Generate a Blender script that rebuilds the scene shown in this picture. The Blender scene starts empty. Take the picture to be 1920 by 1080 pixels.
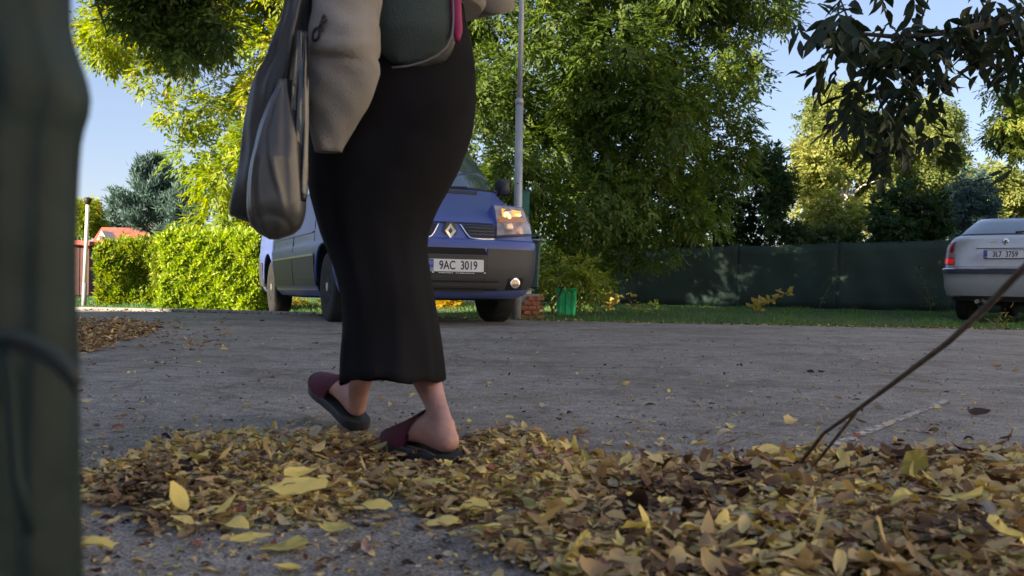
import bpy, bmesh, math, random
import numpy as np
from mathutils import Vector, Matrix, Quaternion
random.seed(7); rng = np.random.default_rng(7)
R = math.radians
scene = bpy.context.scene
C = scene.collection

# ------------------------------------------------------------------ camera
F = 1805.0; CAMH = 0.41
ROLL = R(1.0); PITCH = math.atan(13/F)
cam_d = bpy.data.cameras.new('camera'); cam = bpy.data.objects.new('camera', cam_d); C.objects.link(cam)
scene.camera = cam
cam_d.sensor_width = 36.0; cam_d.lens = 36.0*F/1920; cam_d.clip_start = 0.02; cam_d.clip_end = 3000
fwd = Vector((0, math.cos(PITCH), -math.sin(PITCH)))
right0 = Vector((1, 0, 0)); up0 = right0.cross(fwd)
rgt = right0*math.cos(ROLL)+up0*math.sin(ROLL); upv = up0*math.cos(ROLL)-right0*math.sin(ROLL)
cam.matrix_world = Matrix(((rgt.x, upv.x, -fwd.x, 0), (rgt.y, upv.y, -fwd.y, 0), (rgt.z, upv.z, -fwd.z, CAMH), (0, 0, 0, 1)))
cam_d.dof.use_dof = True; cam_d.dof.focus_distance = 6.0
cam_d.dof.aperture_fstop = (cam_d.lens/1000)/0.0042

# ------------------------------------------------------------------ world and sun
TOSUN = Vector((-0.783, -0.622, 0)); ELEV = R(21)
world = bpy.data.worlds.new('World'); scene.world = world; world.use_nodes = True
wn = world.node_tree; bg = wn.nodes['Background']; sky = wn.nodes.new('ShaderNodeTexSky')
sky.sky_type = 'NISHITA'; sky.sun_disc = False; sky.sun_elevation = ELEV
sky.sun_rotation = math.atan2(TOSUN.x, TOSUN.y); sky.air_density = 1.0; sky.dust_density = 0.3; sky.ozone_density = 1.6
tn = wn.nodes.new('ShaderNodeMix'); tn.data_type = 'RGBA'; tn.blend_type = 'MULTIPLY'; tn.inputs[0].default_value = 1; tn.inputs[7].default_value = (1.03, .93, .97, 1)
wn.links.new(sky.outputs[0], tn.inputs[6]); hz = wn.nodes.new('ShaderNodeMix'); hz.data_type = 'RGBA'; hz.inputs[0].default_value = .78; hz.inputs[7].default_value = (.60, .775, 1.17, 1)
wn.links.new(tn.outputs[2], hz.inputs[6]); wn.links.new(hz.outputs[2], bg.inputs[0]); bg.inputs[1].default_value = 0.13
sd = bpy.data.lights.new('sun', 'SUN'); sun = bpy.data.objects.new('sun', sd); C.objects.link(sun)
sd.energy = 5.0; sd.angle = R(0.5); sd.color = (1.0, 0.86, 0.66)
d = Vector((TOSUN.x*math.cos(ELEV), TOSUN.y*math.cos(ELEV), math.sin(ELEV)))
sun.rotation_euler = d.to_track_quat('Z', 'Y').to_euler()
vs = scene.view_settings; vs.view_transform = 'Standard'; vs.look = 'None'; vs.gamma = 1; vs.use_curve_mapping = False
vs.exposure = 1.9
scene.cycles.max_bounces = 8; scene.cycles.transparent_max_bounces = 8

# ------------------------------------------------------------------ helpers
def ray(px, py):
    return rgt*((px-960)/F)+upv*((540-py)/F)+fwd
def P(px, py, Y):
    r = ray(px, py); return Vector((0, 0, CAMH))+r*(Y/r.y)
def G(px, py, z=0.0):
    r = ray(px, py); t = (z-CAMH)/r.z; return Vector((0, 0, CAMH))+r*t
def tag(o, label=None, cat=None, group=None, kind=None):
    if label: o['label'] = label
    if cat: o['category'] = cat
    if group: o['group'] = group
    if kind: o['kind'] = kind
    return o
def thing(name, loc, label, cat, group=None, rot=(0, 0, 0)):
    o = bpy.data.objects.new(name, None); C.objects.link(o); o.location = loc; o.rotation_euler = rot
    o.empty_display_size = 0.1
    return tag(o, label, cat, group)
def finish(me, mats, smooth, sharp):
    for m in (mats if isinstance(mats, (list, tuple)) else [mats]): me.materials.append(m)
    if smooth:
        me.polygons.foreach_set('use_smooth', [True]*len(me.polygons))
        if sharp: me.set_sharp_from_angle(angle=R(sharp))
def mk(name, verts, faces, mats, root=None, smooth=False, sharp=None, local=False, loc=None):
    """verts in world coordinates unless local; stored relative to root's location or loc"""
    off = Vector((0, 0, 0))
    if root is not None and not local: off = root_world(root)
    elif loc is not None: off = Vector(loc)
    me = bpy.data.meshes.new(name)
    vv = [tuple(Vector(v)-off) for v in verts]
    me.from_pydata(vv, [], [tuple(f) for f in faces]); me.update()
    bm = bmesh.new(); bm.from_mesh(me); bmesh.ops.recalc_face_normals(bm, faces=bm.faces); bm.to_mesh(me); bm.free()
    finish(me, mats, smooth, sharp)
    o = bpy.data.objects.new(name, me); C.objects.link(o)
    if root is not None: o.parent = root
    elif loc is not None: o.location = loc
    return o
def root_world(o):
    v = Vector((0, 0, 0))
    while o is not None: v += o.location; o = o.parent
    return v
def np_mesh(name, V, Fc, mat, root=None, tint=None, loc=(0, 0, 0)):
    me = bpy.data.meshes.new(name); V = np.asarray(V, dtype=np.float32)
    if root is not None: V = V-np.array(root_world(root), dtype=np.float32)
    else: V = V-np.array(loc, dtype=np.float32)
    n, k = Fc.shape
    me.vertices.add(len(V)); me.vertices.foreach_set('co', V.ravel())
    me.loops.add(n*k); me.loops.foreach_set('vertex_index', Fc.ravel().astype(np.int32))
    me.polygons.add(n); me.polygons.foreach_set('loop_start', np.arange(0, n*k, k, dtype=np.int32))
    if tint is not None:
        a = me.attributes.new('tint', 'FLOAT', 'POINT'); a.data.foreach_set('value', np.asarray(tint, dtype=np.float32))
    me.update(calc_edges=True); me.materials.append(mat)
    o = bpy.data.objects.new(name, me); C.objects.link(o)
    if root is not None: o.parent = root
    else: o.location = loc
    return o
def boxv(c, s, rot=None):
    c = Vector(c); out = []
    for z in (-.5, .5):
        for x, y in ((-.5, -.5), (.5, -.5), (.5, .5), (-.5, .5)):
            v = Vector((x*s[0], y*s[1], z*s[2]))
            if rot is not None: v = rot @ v
            out.append(c+v)
    return out, [(0, 1, 2, 3), (4, 5, 6, 7), (0, 1, 5, 4), (1, 2, 6, 5), (2, 3, 7, 6), (3, 0, 4, 7)]
class MB:
    def __init__(s): s.v = []; s.f = []
    def add(s, v, f):
        n = len(s.v); s.v += [Vector(x) for x in v]; s.f += [tuple(i+n for i in q) for q in f]; return s
    def box(s, c, sz, rot=None): return s.add(*boxv(c, sz, rot))
    def tube(s, pts, rad, n=8, cap=True): return s.add(*tubev(pts, rad, n, cap))
    def build(s, name, mat, root=None, **k): return mk(name, s.v, s.f, mat, root, **k)
def tubev(pts, rad, n=8, cap=True):
    pts = [Vector(p) for p in pts]; m = len(pts)
    if not isinstance(rad, (list, tuple)): rad = [rad]*m
    V = []; Fa = []; a = None
    for i, p in enumerate(pts):
        t = (pts[min(i+1, m-1)]-pts[max(i-1, 0)]).normalized()
        if a is None:
            a = t.orthogonal().normalized()
        else:
            a = (a-t*a.dot(t)).normalized()
        b = t.cross(a)
        for k in range(n):
            an = 2*math.pi*k/n; V.append(p+(a*math.cos(an)+b*math.sin(an))*rad[i])
    for i in range(m-1):
        for k in range(n):
            Fa.append((i*n+k, i*n+(k+1) % n, (i+1)*n+(k+1) % n, (i+1)*n+k))
    if cap: Fa.append(tuple(range(n))); Fa.append(tuple(range((m-1)*n, m*n)))
    return V, Fa
def lathev(prof, n=24, axis='z', c=(0, 0, 0)):
    V = []; Fa = []; c = Vector(c); m = len(prof)
    for r, h in prof:
        for k in range(n):
            a = 2*math.pi*k/n; x, y = r*math.cos(a), r*math.sin(a)
            V.append(c+(Vector((x, y, h)) if axis == 'z' else Vector((h, x, y)) if axis == 'x' else Vector((x, h, y))))
    for i in range(m-1):
        for k in range(n): Fa.append((i*n+k, i*n+(k+1) % n, (i+1)*n+(k+1) % n, (i+1)*n+k))
    Fa.append(tuple(range(n))); Fa.append(tuple(range((m-1)*n, m*n)))
    return V, Fa
def ringloft(rings, cap=True):
    n = len(rings[0]); V = [v for r in rings for v in r]; Fa = []
    for i in range(len(rings)-1):
        for k in range(n): Fa.append((i*n+k, i*n+(k+1) % n, (i+1)*n+(k+1) % n, (i+1)*n+k))
    if cap: Fa.append(tuple(range(n))); Fa.append(tuple(range((len(rings)-1)*n, len(rings)*n)))
    return V, Fa
def interp(tab, x):
    xs = [t[0] for t in tab]; return [float(np.interp(x, xs, [t[i] for t in tab])) for i in range(1, len(tab[0]))]
def smooth_interp(tab, x):
    """Catmull-Rom on a table sorted by first column"""
    n = len(tab)
    if x <= tab[0][0]: return list(tab[0][1:])
    if x >= tab[-1][0]: return list(tab[-1][1:])
    i = max(k for k in range(n) if tab[k][0] <= x); i = min(i, n-2)
    p0, p1, p2, p3 = tab[max(i-1, 0)], tab[i], tab[i+1], tab[min(i+2, n-1)]
    t = (x-p1[0])/(p2[0]-p1[0])
    return [0.5*((2*p1[j])+(-p0[j]+p2[j])*t+(2*p0[j]-5*p1[j]+4*p2[j]-p3[j])*t*t+(-p0[j]+3*p1[j]-3*p2[j]+p3[j])*t**3) for j in range(1, len(p1))]

# ------------------------------------------------------------------ materials
def mat(name, col, rough=.6, metal=0., spec=.5, noise=0, nscale=20., bump=0., bscale=60., emit=None, coat=0., trans=0.):
    m = bpy.data.materials.new(name); m.use_nodes = True; nt = m.node_tree; b = nt.nodes['Principled BSDF']
    b.inputs['Base Color'].default_value = (*col, 1); b.inputs['Roughness'].default_value = rough
    b.inputs['Metallic'].default_value = metal; b.inputs['Specular IOR Level'].default_value = spec
    if coat: b.inputs['Coat Weight'].default_value = coat; b.inputs['Coat Roughness'].default_value = .05
    if trans: b.inputs['Transmission Weight'].default_value = trans
    tc = nt.nodes.new('ShaderNodeTexCoord')
    if noise:
        n = nt.nodes.new('ShaderNodeTexNoise'); n.inputs['Scale'].default_value = nscale; n.inputs['Detail'].default_value = 6
        nt.links.new(tc.outputs['Object'], n.inputs['Vector'])
        r = nt.nodes.new('ShaderNodeValToRGB'); r.color_ramp.elements[0].position = .3; r.color_ramp.elements[1].position = .7
        r.color_ramp.elements[0].color = tuple(c*(1-noise) for c in col)+(1,)
        r.color_ramp.elements[1].color = tuple(min(1, c*(1+noise)) for c in col)+(1,)
        nt.links.new(n.outputs['Fac'], r.inputs[0]); nt.links.new(r.outputs[0], b.inputs['Base Color'])
    if bump:
        n = nt.nodes.new('ShaderNodeTexNoise'); n.inputs['Scale'].default_value = bscale; n.inputs['Detail'].default_value = 5
        nt.links.new(tc.outputs['Object'], n.inputs['Vector'])
        bp = nt.nodes.new('ShaderNodeBump'); bp.inputs['Strength'].default_value = bump; bp.inputs['Distance'].default_value = .01
        nt.links.new(n.outputs['Fac'], bp.inputs['Height']); nt.links.new(bp.outputs[0], b.inputs['Normal'])
    if emit: b.inputs['Emission Color'].default_value = (*emit[0], 1); b.inputs['Emission Strength'].default_value = emit[1]
    return m
def leafmat(name, cols, trans=.45, rough=.55, pos=None):
    m = bpy.data.materials.new(name); m.use_nodes = True; nt = m.node_tree; b = nt.nodes['Principled BSDF']; out = nt.nodes['Material Output']
    at = nt.nodes.new('ShaderNodeAttribute'); at.attribute_name = 'tint'
    r = nt.nodes.new('ShaderNodeValToRGB'); els = r.color_ramp.elements
    n = len(cols); pos = pos or [i/(n-1) for i in range(n)]
    els[0].position = pos[0]; els[0].color = (*cols[0], 1); els[1].position = pos[-1]; els[1].color = (*cols[-1], 1)
    for p, c in zip(pos[1:-1], cols[1:-1]): e = els.new(p); e.color = (*c, 1)
    nt.links.new(at.outputs['Fac'], r.inputs[0]); nt.links.new(r.outputs[0], b.inputs['Base Color'])
    b.inputs['Roughness'].default_value = rough; b.inputs['Specular IOR Level'].default_value = .35
    if trans:
        tl = nt.nodes.new('ShaderNodeBsdfTranslucent'); mx = nt.nodes.new('ShaderNodeMixShader'); mx.inputs[0].default_value = trans
        hs = nt.nodes.new('ShaderNodeHueSaturation'); hs.inputs['Value'].default_value = 1.5; hs.inputs['Saturation'].default_value = 1.15
        nt.links.new(r.outputs[0], hs.inputs['Color']); nt.links.new(hs.outputs[0], tl.inputs[0])
        nt.links.new(b.outputs[0], mx.inputs[1]); nt.links.new(tl.outputs[0], mx.inputs[2]); nt.links.new(mx.outputs[0], out.inputs['Surface'])
    return m
def asphalt_mat():
    m = bpy.data.materials.new('asphalt'); m.use_nodes = True; nt = m.node_tree; b = nt.nodes['Principled BSDF']; L = nt.links.new
    tc = nt.nodes.new('ShaderNodeTexCoord')
    def noise(s, det=4, mp=None):
        n = nt.nodes.new('ShaderNodeTexNoise'); n.inputs['Scale'].default_value = s; n.inputs['Detail'].default_value = det
        L((mp or tc).outputs[0 if mp else 'Object'], n.inputs['Vector']); return n
    def ramp(src, p0, c0, p1, c1):
        r = nt.nodes.new('ShaderNodeValToRGB'); r.color_ramp.elements[0].position = p0; r.color_ramp.elements[1].position = p1
        r.color_ramp.elements[0].color = (*c0, 1); r.color_ramp.elements[1].color = (*c1, 1); L(src, r.inputs[0]); return r
    def mix(mode, fac, a, c):
        x = nt.nodes.new('ShaderNodeMix'); x.data_type = 'RGBA'; x.blend_type = mode
        if isinstance(fac, float): x.inputs[0].default_value = fac
        else: L(fac, x.inputs[0])
        L(a, x.inputs[6]); L(c, x.inputs[7]); return x.outputs[2]
    big = ramp(noise(.9, 5).outputs['Fac'], .3, (.225, .202, .178), .7, (.295, .265, .235))
    mid = ramp(noise(14, 6).outputs['Fac'], .35, (.72, .72, .72), .7, (1.15, 1.15, 1.15))
    c = mix('MULTIPLY', 1.0, big.outputs[0], mid.outputs[0])
    v = nt.nodes.new('ShaderNodeTexVoronoi'); v.inputs['Scale'].default_value = 230; L(tc.outputs['Object'], v.inputs['Vector'])
    bw = nt.nodes.new('ShaderNodeSeparateColor'); L(v.outputs['Color'], bw.inputs[0])
    st = ramp(bw.outputs[0], .0, (.3, .3, .3), 1, (1.8, 1.77, 1.7))
    c = mix('MULTIPLY', .85, c, st.outputs[0])
    sp = ramp(bw.outputs[1], .93, (0, 0, 0), .95, (1, 1, 1))
    pale = nt.nodes.new('ShaderNodeRGB'); pale.outputs[0].default_value = (.30, .29, .27, 1)
    sh = nt.nodes.new('ShaderNodeMath'); sh.operation = 'MULTIPLY'; sh.inputs[1].default_value = .45; L(sp.outputs[0], sh.inputs[0])
    c = mix('MIX', sh.outputs[0], c, pale.outputs[0])
    # worn leaf mould stains, dark spots
    stn = ramp(noise(3.2, 8).outputs['Fac'], .50, (1, 1, 1), .68, (.60, .57, .54))
    c = mix('MULTIPLY', .8, c, stn.outputs[0]); vc = nt.nodes.new('ShaderNodeTexVoronoi'); vc.feature = 'DISTANCE_TO_EDGE'; vc.inputs['Scale'].default_value = .55
    wv = nt.nodes.new('ShaderNodeMix'); wv.data_type = 'RGBA'; wv.inputs[0].default_value = .35; L(tc.outputs['Object'], wv.inputs[6]); L(noise(2.5, 6).outputs['Color'], wv.inputs[7]); L(wv.outputs[2], vc.inputs['Vector'])
    ck = ramp(vc.outputs['Distance'], .0, (.52, .51, .50), .010, (1, 1, 1)); c = mix('MULTIPLY', .75, c, ck.outputs[0])
    dust = ramp(noise(1.4, 7).outputs['Fac'], .45, (1, 1, 1), .62, (.80, .76, .71)); c = mix('MULTIPLY', .9, c, dust.outputs[0])
    L(c, b.inputs['Base Color'])
    b.inputs['Roughness'].default_value = .7; b.inputs['Specular IOR Level'].default_value = .35
    bp = nt.nodes.new('ShaderNodeBump'); bp.inputs['Strength'].default_value = .8; bp.inputs['Distance'].default_value = .003
    L(v.outputs['Distance'], bp.inputs['Height'])
    bp2 = nt.nodes.new('ShaderNodeBump'); bp2.inputs['Strength'].default_value = .4; bp2.inputs['Distance'].default_value = .01
    L(noise(40, 6).outputs['Fac'], bp2.inputs['Height']); L(bp.outputs[0], bp2.inputs['Normal']); L(bp2.outputs[0], b.inputs['Normal'])
    return m
M = {}
M['asphalt'] = asphalt_mat()
M['soil'] = mat('soil', (.05, .045, .025), .95, noise=.5, nscale=3, bump=.6, bscale=30)
M['kerb'] = mat('kerb_concrete', (.26, .25, .24), .85, noise=.25, nscale=12, bump=.3)
M['paint'] = mat('worn_paint', (.46, .41, .35), .85, noise=.45, nscale=30)
M['paint2'] = mat('faded_paint', (.40, .35, .30), .85, noise=.3, nscale=30)
for k_ in ('paint', 'paint2'):
    nt = M[k_].node_tree; b = nt.nodes['Principled BSDF']; out = nt.nodes['Material Output']; n = nt.nodes.new('ShaderNodeTexNoise'); n.inputs['Scale'].default_value = 45; n.inputs['Detail'].default_value = 8
    tc = nt.nodes.new('ShaderNodeTexCoord'); nt.links.new(tc.outputs['Object'], n.inputs['Vector']); r = nt.nodes.new('ShaderNodeValToRGB'); r.color_ramp.elements[0].position = .36 if k_ == 'paint' else .46; r.color_ramp.elements[1].position = .58 if k_ == 'paint' else .70
    nt.links.new(n.outputs['Fac'], r.inputs[0]); tr = nt.nodes.new('ShaderNodeBsdfTransparent'); mx = nt.nodes.new('ShaderNodeMixShader')
    nt.links.new(r.outputs[0], mx.inputs[0]); nt.links.new(tr.outputs[0], mx.inputs[1]); nt.links.new(b.outputs[0], mx.inputs[2]); nt.links.new(mx.outputs[0], out.inputs['Surface'])
M['blue'] = mat('blue_metallic_paint', (.080, .115, .33), .42, .15, .35, coat=.18)
M['blackplastic'] = mat('black_plastic', (.035, .035, .038), .55, noise=.12, nscale=40, bump=.1, bscale=300)
M['darkgloss'] = mat('dark_gloss', (.012, .012, .014), .3)
M['well'] = mat('wheel_well', (.008, .008, .008), .9)
M['glass'] = mat('car_glass', (.035, .06, .085), .04, 0, 1.0, coat=1.0)
M['rubber'] = mat('tyre_rubber', (.010, .010, .0105), .85, noise=.3, nscale=25, bump=.3, bscale=120)
M['rim'] = mat('rim_silver', (.42, .42, .44), .35, .7)
M['badge'] = mat('badge_metal', (.72, .73, .62), .35, .5)
M['chrome'] = mat('chrome', (.75, .75, .78), .15, 1.0)
M['plate'] = mat('plate_white', (.60, .61, .63), .4, noise=.06, nscale=15)
M['plateblue'] = mat('plate_blue', (.02, .05, .30), .4)
M['ink'] = mat('ink_black', (.01, .01, .012), .5)
M['white'] = mat('white_print', (.75, .75, .75), .5)
M['lens'] = mat('headlamp_lens', (.36, .27, .21), .12, .35, .8, coat=1.0, noise=.5, nscale=14, bump=.25, bscale=30)
M['amber'] = mat('lit_indicator', (.9, .45, .1), .3, emit=((1.0, .36, .05), .28))
M['amberhot'] = mat('lit_bulb', (1, .8, .3), .3, emit=((1.0, .62, .20), .8))
M['silver'] = mat('silver_paint', (.41, .42, .425), .36, .4, .5, coat=.6, noise=.06, nscale=6)
M['amberlens'] = mat('amber_lens', (.55, .22, .05), .2, coat=1.0)
M['redlens'] = mat('red_lens', (.30, .012, .012), .15, 0, .8, coat=1.0)
M['redglow'] = mat('glowing_red_reflector', (.65, .01, .02), .15, 0, .8, coat=1.0, emit=((1, .02, .03), .08))  # faint emission imitates caught light; the reflector is no lamp
M['clearlens'] = mat('clear_lens', (.30, .22, .20), .15, 0, .8, coat=1.0)
M['bumper'] = mat('bumper_strip', (.03, .032, .05), .45)
M['galv'] = mat('galvanised_steel', (.34, .36, .37), .5, .35, noise=.15, nscale=6, bump=.05)
M['binbox'] = mat('green_painted_box', (.03, .13, .10), .6, noise=.15, nscale=8)
M['bindark'] = mat('dark_green_plastic', (.018, .055, .045), .5, noise=.2, nscale=9)
M['bingreen'] = mat('bright_green_plastic', (.03, .55, .22), .45, noise=.35, nscale=7)
M['brick'] = mat('terracotta_brick', (.33, .12, .06), .85, noise=.35, nscale=14, bump=.5, bscale=40)
M['mortar'] = mat('mortar', (.30, .27, .23), .9)
M['mesh'] = mat('green_screen_fabric', (.010, .030, .023), .8, noise=.35, nscale=1.4, bump=.15, bscale=120)
M['post'] = mat('dark_green_post', (.012, .03, .024), .6)
M['bark'] = mat('bark', (.075, .06, .045), .95, noise=.45, nscale=9, bump=1.0, bscale=22)
M['birchbark'] = mat('birch_bark', (.45, .43, .40), .85, noise=.45, nscale=5)
M['stem'] = mat('dry_brown_stem', (.11, .08, .065), .7, noise=.4, nscale=30, bump=.3)
M['skirt'] = mat('black_cloth', (.0095, .0085, .0098), .95, 0, .12, noise=.3, nscale=8, bump=.35, bscale=500)
M['skin'] = mat('skin', (.46, .245, .20), .5, noise=.24, nscale=14, bump=.15, bscale=110)
M['skin'].node_tree.nodes['Principled BSDF'].inputs['Subsurface Weight'].default_value = .12
M['skin'].node_tree.nodes['Principled BSDF'].inputs['Subsurface Scale'].default_value = .01
M['maroon'] = mat('maroon_felt', (.085, .008, .022), .85, noise=.3, nscale=40, bump=.4, bscale=300)
M['sole'] = mat('black_rubber_sole', (.016, .018, .021), .6, noise=.2, nscale=30, bump=.2)
M['sweat'] = mat('pale_grey_jersey', (.30, .275, .25), .92, 0, .2, noise=.08, nscale=10, bump=.5, bscale=420)
M['bag'] = mat('dark_grey_nylon', (.050, .047, .046), .5, 0, .45, noise=.15, nscale=5, bump=.2, bscale=30)
M['plasticbag'] = mat('grey_film', (.052, .049, .047), .33, 0, .6, noise=.12, nscale=6, bump=.18, bscale=14)
M['gloss'] = mat('black_film', (.012, .011, .012), .2, 0, .8, bump=.25, bscale=30)
M['hobo'] = mat('grey_green_cloth', (.060, .075, .068), .9, 0, .2, noise=.1, nscale=8, bump=.5, bscale=300)
M['hobotrim'] = mat('grey_piping', (.15, .14, .145), .7)
M['magenta'] = mat('magenta_cloth', (.26, .008, .07), .7)
M['hair'] = mat('brown_hair', (.05, .03, .018), .6, bump=.5, bscale=80)
M['tarp'] = mat('dark_green_tarpaulin', (.011, .022, .020), .6, 0, .25, noise=.3, nscale=25, bump=.3, bscale=30)
M['strap'] = mat('dark_webbing', (.018, .026, .023), .7)
M['roofred'] = mat('red_roof_tiles', (.45, .09, .06), .8, noise=.3, nscale=3, bump=.4, bscale=10)
M['cream'] = mat('cream_render', (.70, .58, .40), .85, noise=.08, nscale=3)
M['redwall'] = mat('red_brown_boards', (.10, .042, .038), .8, noise=.25, nscale=4)
M['whitepaint'] = mat('white_painted_post', (.72, .70, .66), .6, noise=.12, nscale=8)
M['blackmetal'] = mat('black_metal', (.015, .015, .015), .5)
M['wallbeige'] = mat('beige_render', (.42, .38, .32), .9, noise=.12, nscale=2, bump=.2)
M['palewall'] = mat('pale_render', (.68, .62, .52), .9, noise=.06, nscale=2, bump=.15)
M['roofgrey'] = mat('grey_roof', (.12, .12, .13), .8, noise=.2, nscale=2)
LM = {}
LM['walnut'] = leafmat('walnut_leaf', [(.045, .075, .018), (.095, .145, .03), (.15, .21, .035), (.30, .31, .05)], pos=[0, .45, .85, 1])
LM['yellow'] = leafmat('yellowing_leaf', [(.09, .16, .015), (.19, .27, .02), (.33, .35, .03), (.45, .38, .035), (.44, .28, .04)], pos=[0, .35, .65, .88, 1])
LM['laurel'] = leafmat('laurel_leaf', [(.09, .17, .015), (.23, .33, .03), (.36, .45, .04), (.52, .54, .12)], trans=.45, rough=.4)
LM['laureld'] = leafmat('hedge_leaf', [(.07, .14, .015), (.17, .25, .025), (.31, .35, .035), (.45, .40, .05)], trans=.42, rough=.45)
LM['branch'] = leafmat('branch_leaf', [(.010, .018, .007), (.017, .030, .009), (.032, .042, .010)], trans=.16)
LM['birch'] = leafmat('birch_leaf', [(.11, .15, .045), (.21, .25, .07), (.32, .33, .09), (.42, .36, .10)], pos=[0, .4, .85, 1])
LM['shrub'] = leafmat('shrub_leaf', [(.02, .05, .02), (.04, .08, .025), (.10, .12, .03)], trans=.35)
LM['yshrub'] = leafmat('yellow_shrub_leaf', [(.22, .20, .03), (.42, .32, .03), (.50, .33, .03)])
LM['pine'] = leafmat('pine_needle', [(.05, .10, .085), (.09, .155, .13), (.13, .18, .14)], trans=.2)
LM['grass'] = leafmat('grass_blade', [(.04, .10, .025), (.07, .17, .04), (.12, .22, .05), (.30, .29, .11)], trans=.3, pos=[0, .45, .9, 1])
LM['gold'] = leafmat('golden_leaf', [(.20, .23, .06), (.31, .33, .085), (.42, .39, .10), (.46, .28, .08)])
LM['mustard'] = leafmat('pale_yellow_leaf', [(.30, .26, .06), (.42, .33, .08), (.44, .28, .07)])
LM['litter'] = leafmat('dry_leaf', [(.025, .013, .008), (.09, .042, .02), (.28, .165, .075), (.50, .35, .16), (.68, .51, .21), (.80, .62, .17), (.27, .25, .08), (.50, .42, .32), (.26, .07, .035)],
                       trans=.15, rough=.7, pos=[0, .16, .34, .52, .68, .80, .88, .95, 1])

# ------------------------------------------------------------------ ground
ROADEDGE = [(-60, 11.3), (-12, 11.1), (-5, 10.9), (-3, 10.75), (-1.5, 10.4), (0, 10.25), (3, 10.05), (6, 9.95), (12, 9.9), (60, 9.9)]
def edgeY(x): return float(np.interp(x, [a for a, b in ROADEDGE], [b for a, b in ROADEDGE]))
def gz(x, y):
    t = min(1, max(0, (y-edgeY(x))/0.9)); return -0.075*t*t*(3-2*t)
xs = sorted(set([-400, -200, -100, -60, -40, -25, -18]+[round(-14+.4*i, 2) for i in range(71)]+[18, 25, 40, 60, 100, 200, 400]))
V = []; Fa = []; off = [-300, -120, -50, -20, -8, -2, -.3, 0, .1, .2, .3, .45, .6, .75, .9, 1.2, 2, 4, 7, 12, 20, 40, 90, 200, 500]
for x in xs:
    for k in off:
        y = edgeY(x)+k; V.append((x, y, gz(x, y)-.006))
n = len(off)
for i in range(len(xs)-1):
    for j in range(n-1): Fa.append((i*n+j, (i+1)*n+j, (i+1)*n+j+1, i*n+j+1))
tag(mk('ground', V, Fa, M['soil'], smooth=True), kind='structure')
# asphalt sheet with a slightly ragged far edge
V = []; Fa = []; xr = [-60, -40, -20]+[round(-14+.08*i, 3) for i in range(351)]+[20, 40, 60]
for x in xr:
    e = edgeY(x)+.02*math.sin(x*3.1)+.015*math.sin(x*9.7+1)+.012*random.uniform(-1, 1)
    V += [(x, -60, 0), (x, e-.25, 0), (x, e, -.004), (x, e+.004, -.05)]
for i in range(len(xr)-1):
    for j in range(3): Fa.append((i*4+j, (i+1)*4+j, (i+1)*4+j+1, i*4+j+1))
tag(mk('road', V, Fa, M['asphalt'], smooth=True, sharp=40), kind='structure')
# pale kerb along the far left edge of the road
kerb = thing('kerb', (-5, edgeY(-5)+.1, 0), 'pale low kerb stones along far edge of asphalt below the hedge', 'kerb')
x = -10.0
while x < -2.2:
    y0, y1 = edgeY(x)+.07, edgeY(x+.98)+.07
    q = Vector((.98, y1-y0, 0)); a = math.atan2(q.y, q.x)
    c = (x+.49, (y0+y1)/2, -.035+random.uniform(-.003, .003))
    mb = MB().box(c, (.975, .10, .13), Matrix.Rotation(a, 3, 'Z')); mb.build('kerb_stone', M['kerb'], kerb); x += .98
# worn painted lines
def strip(name, pts, w, m, z, label=None, cat=None):
    V = []; Fa = []
    for i, p in enumerate(pts):
        t = (pts[min(i+1, len(pts)-1)]-pts[max(0, i-1)]); t.z = 0; t.normalize(); s = Vector((-t.y, t.x, 0))
        ww = w*random.uniform(.75, 1.1); V += [p-s*ww/2+Vector((0, 0, z)), p+s*ww/2+Vector((0, 0, z))]
    for i in range(len(pts)-1): Fa.append((2*i, 2*i+1, 2*i+3, 2*i+2))
    o = mk(name, V, Fa, m); tag(o, kind='structure'); return o
def gl(a, b, n=14): return [G(a[0]+(b[0]-a[0])*i/n, a[1]+(b[1]-a[1])*i/n) for i in range(n+1)]
strip('painted_line', gl((1535, 848), (1775, 752)), .035, M['paint'], .004)
strip('faded_line', gl((1270, 850), (1560, 762)), .05, M['paint2'], .004)

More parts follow.
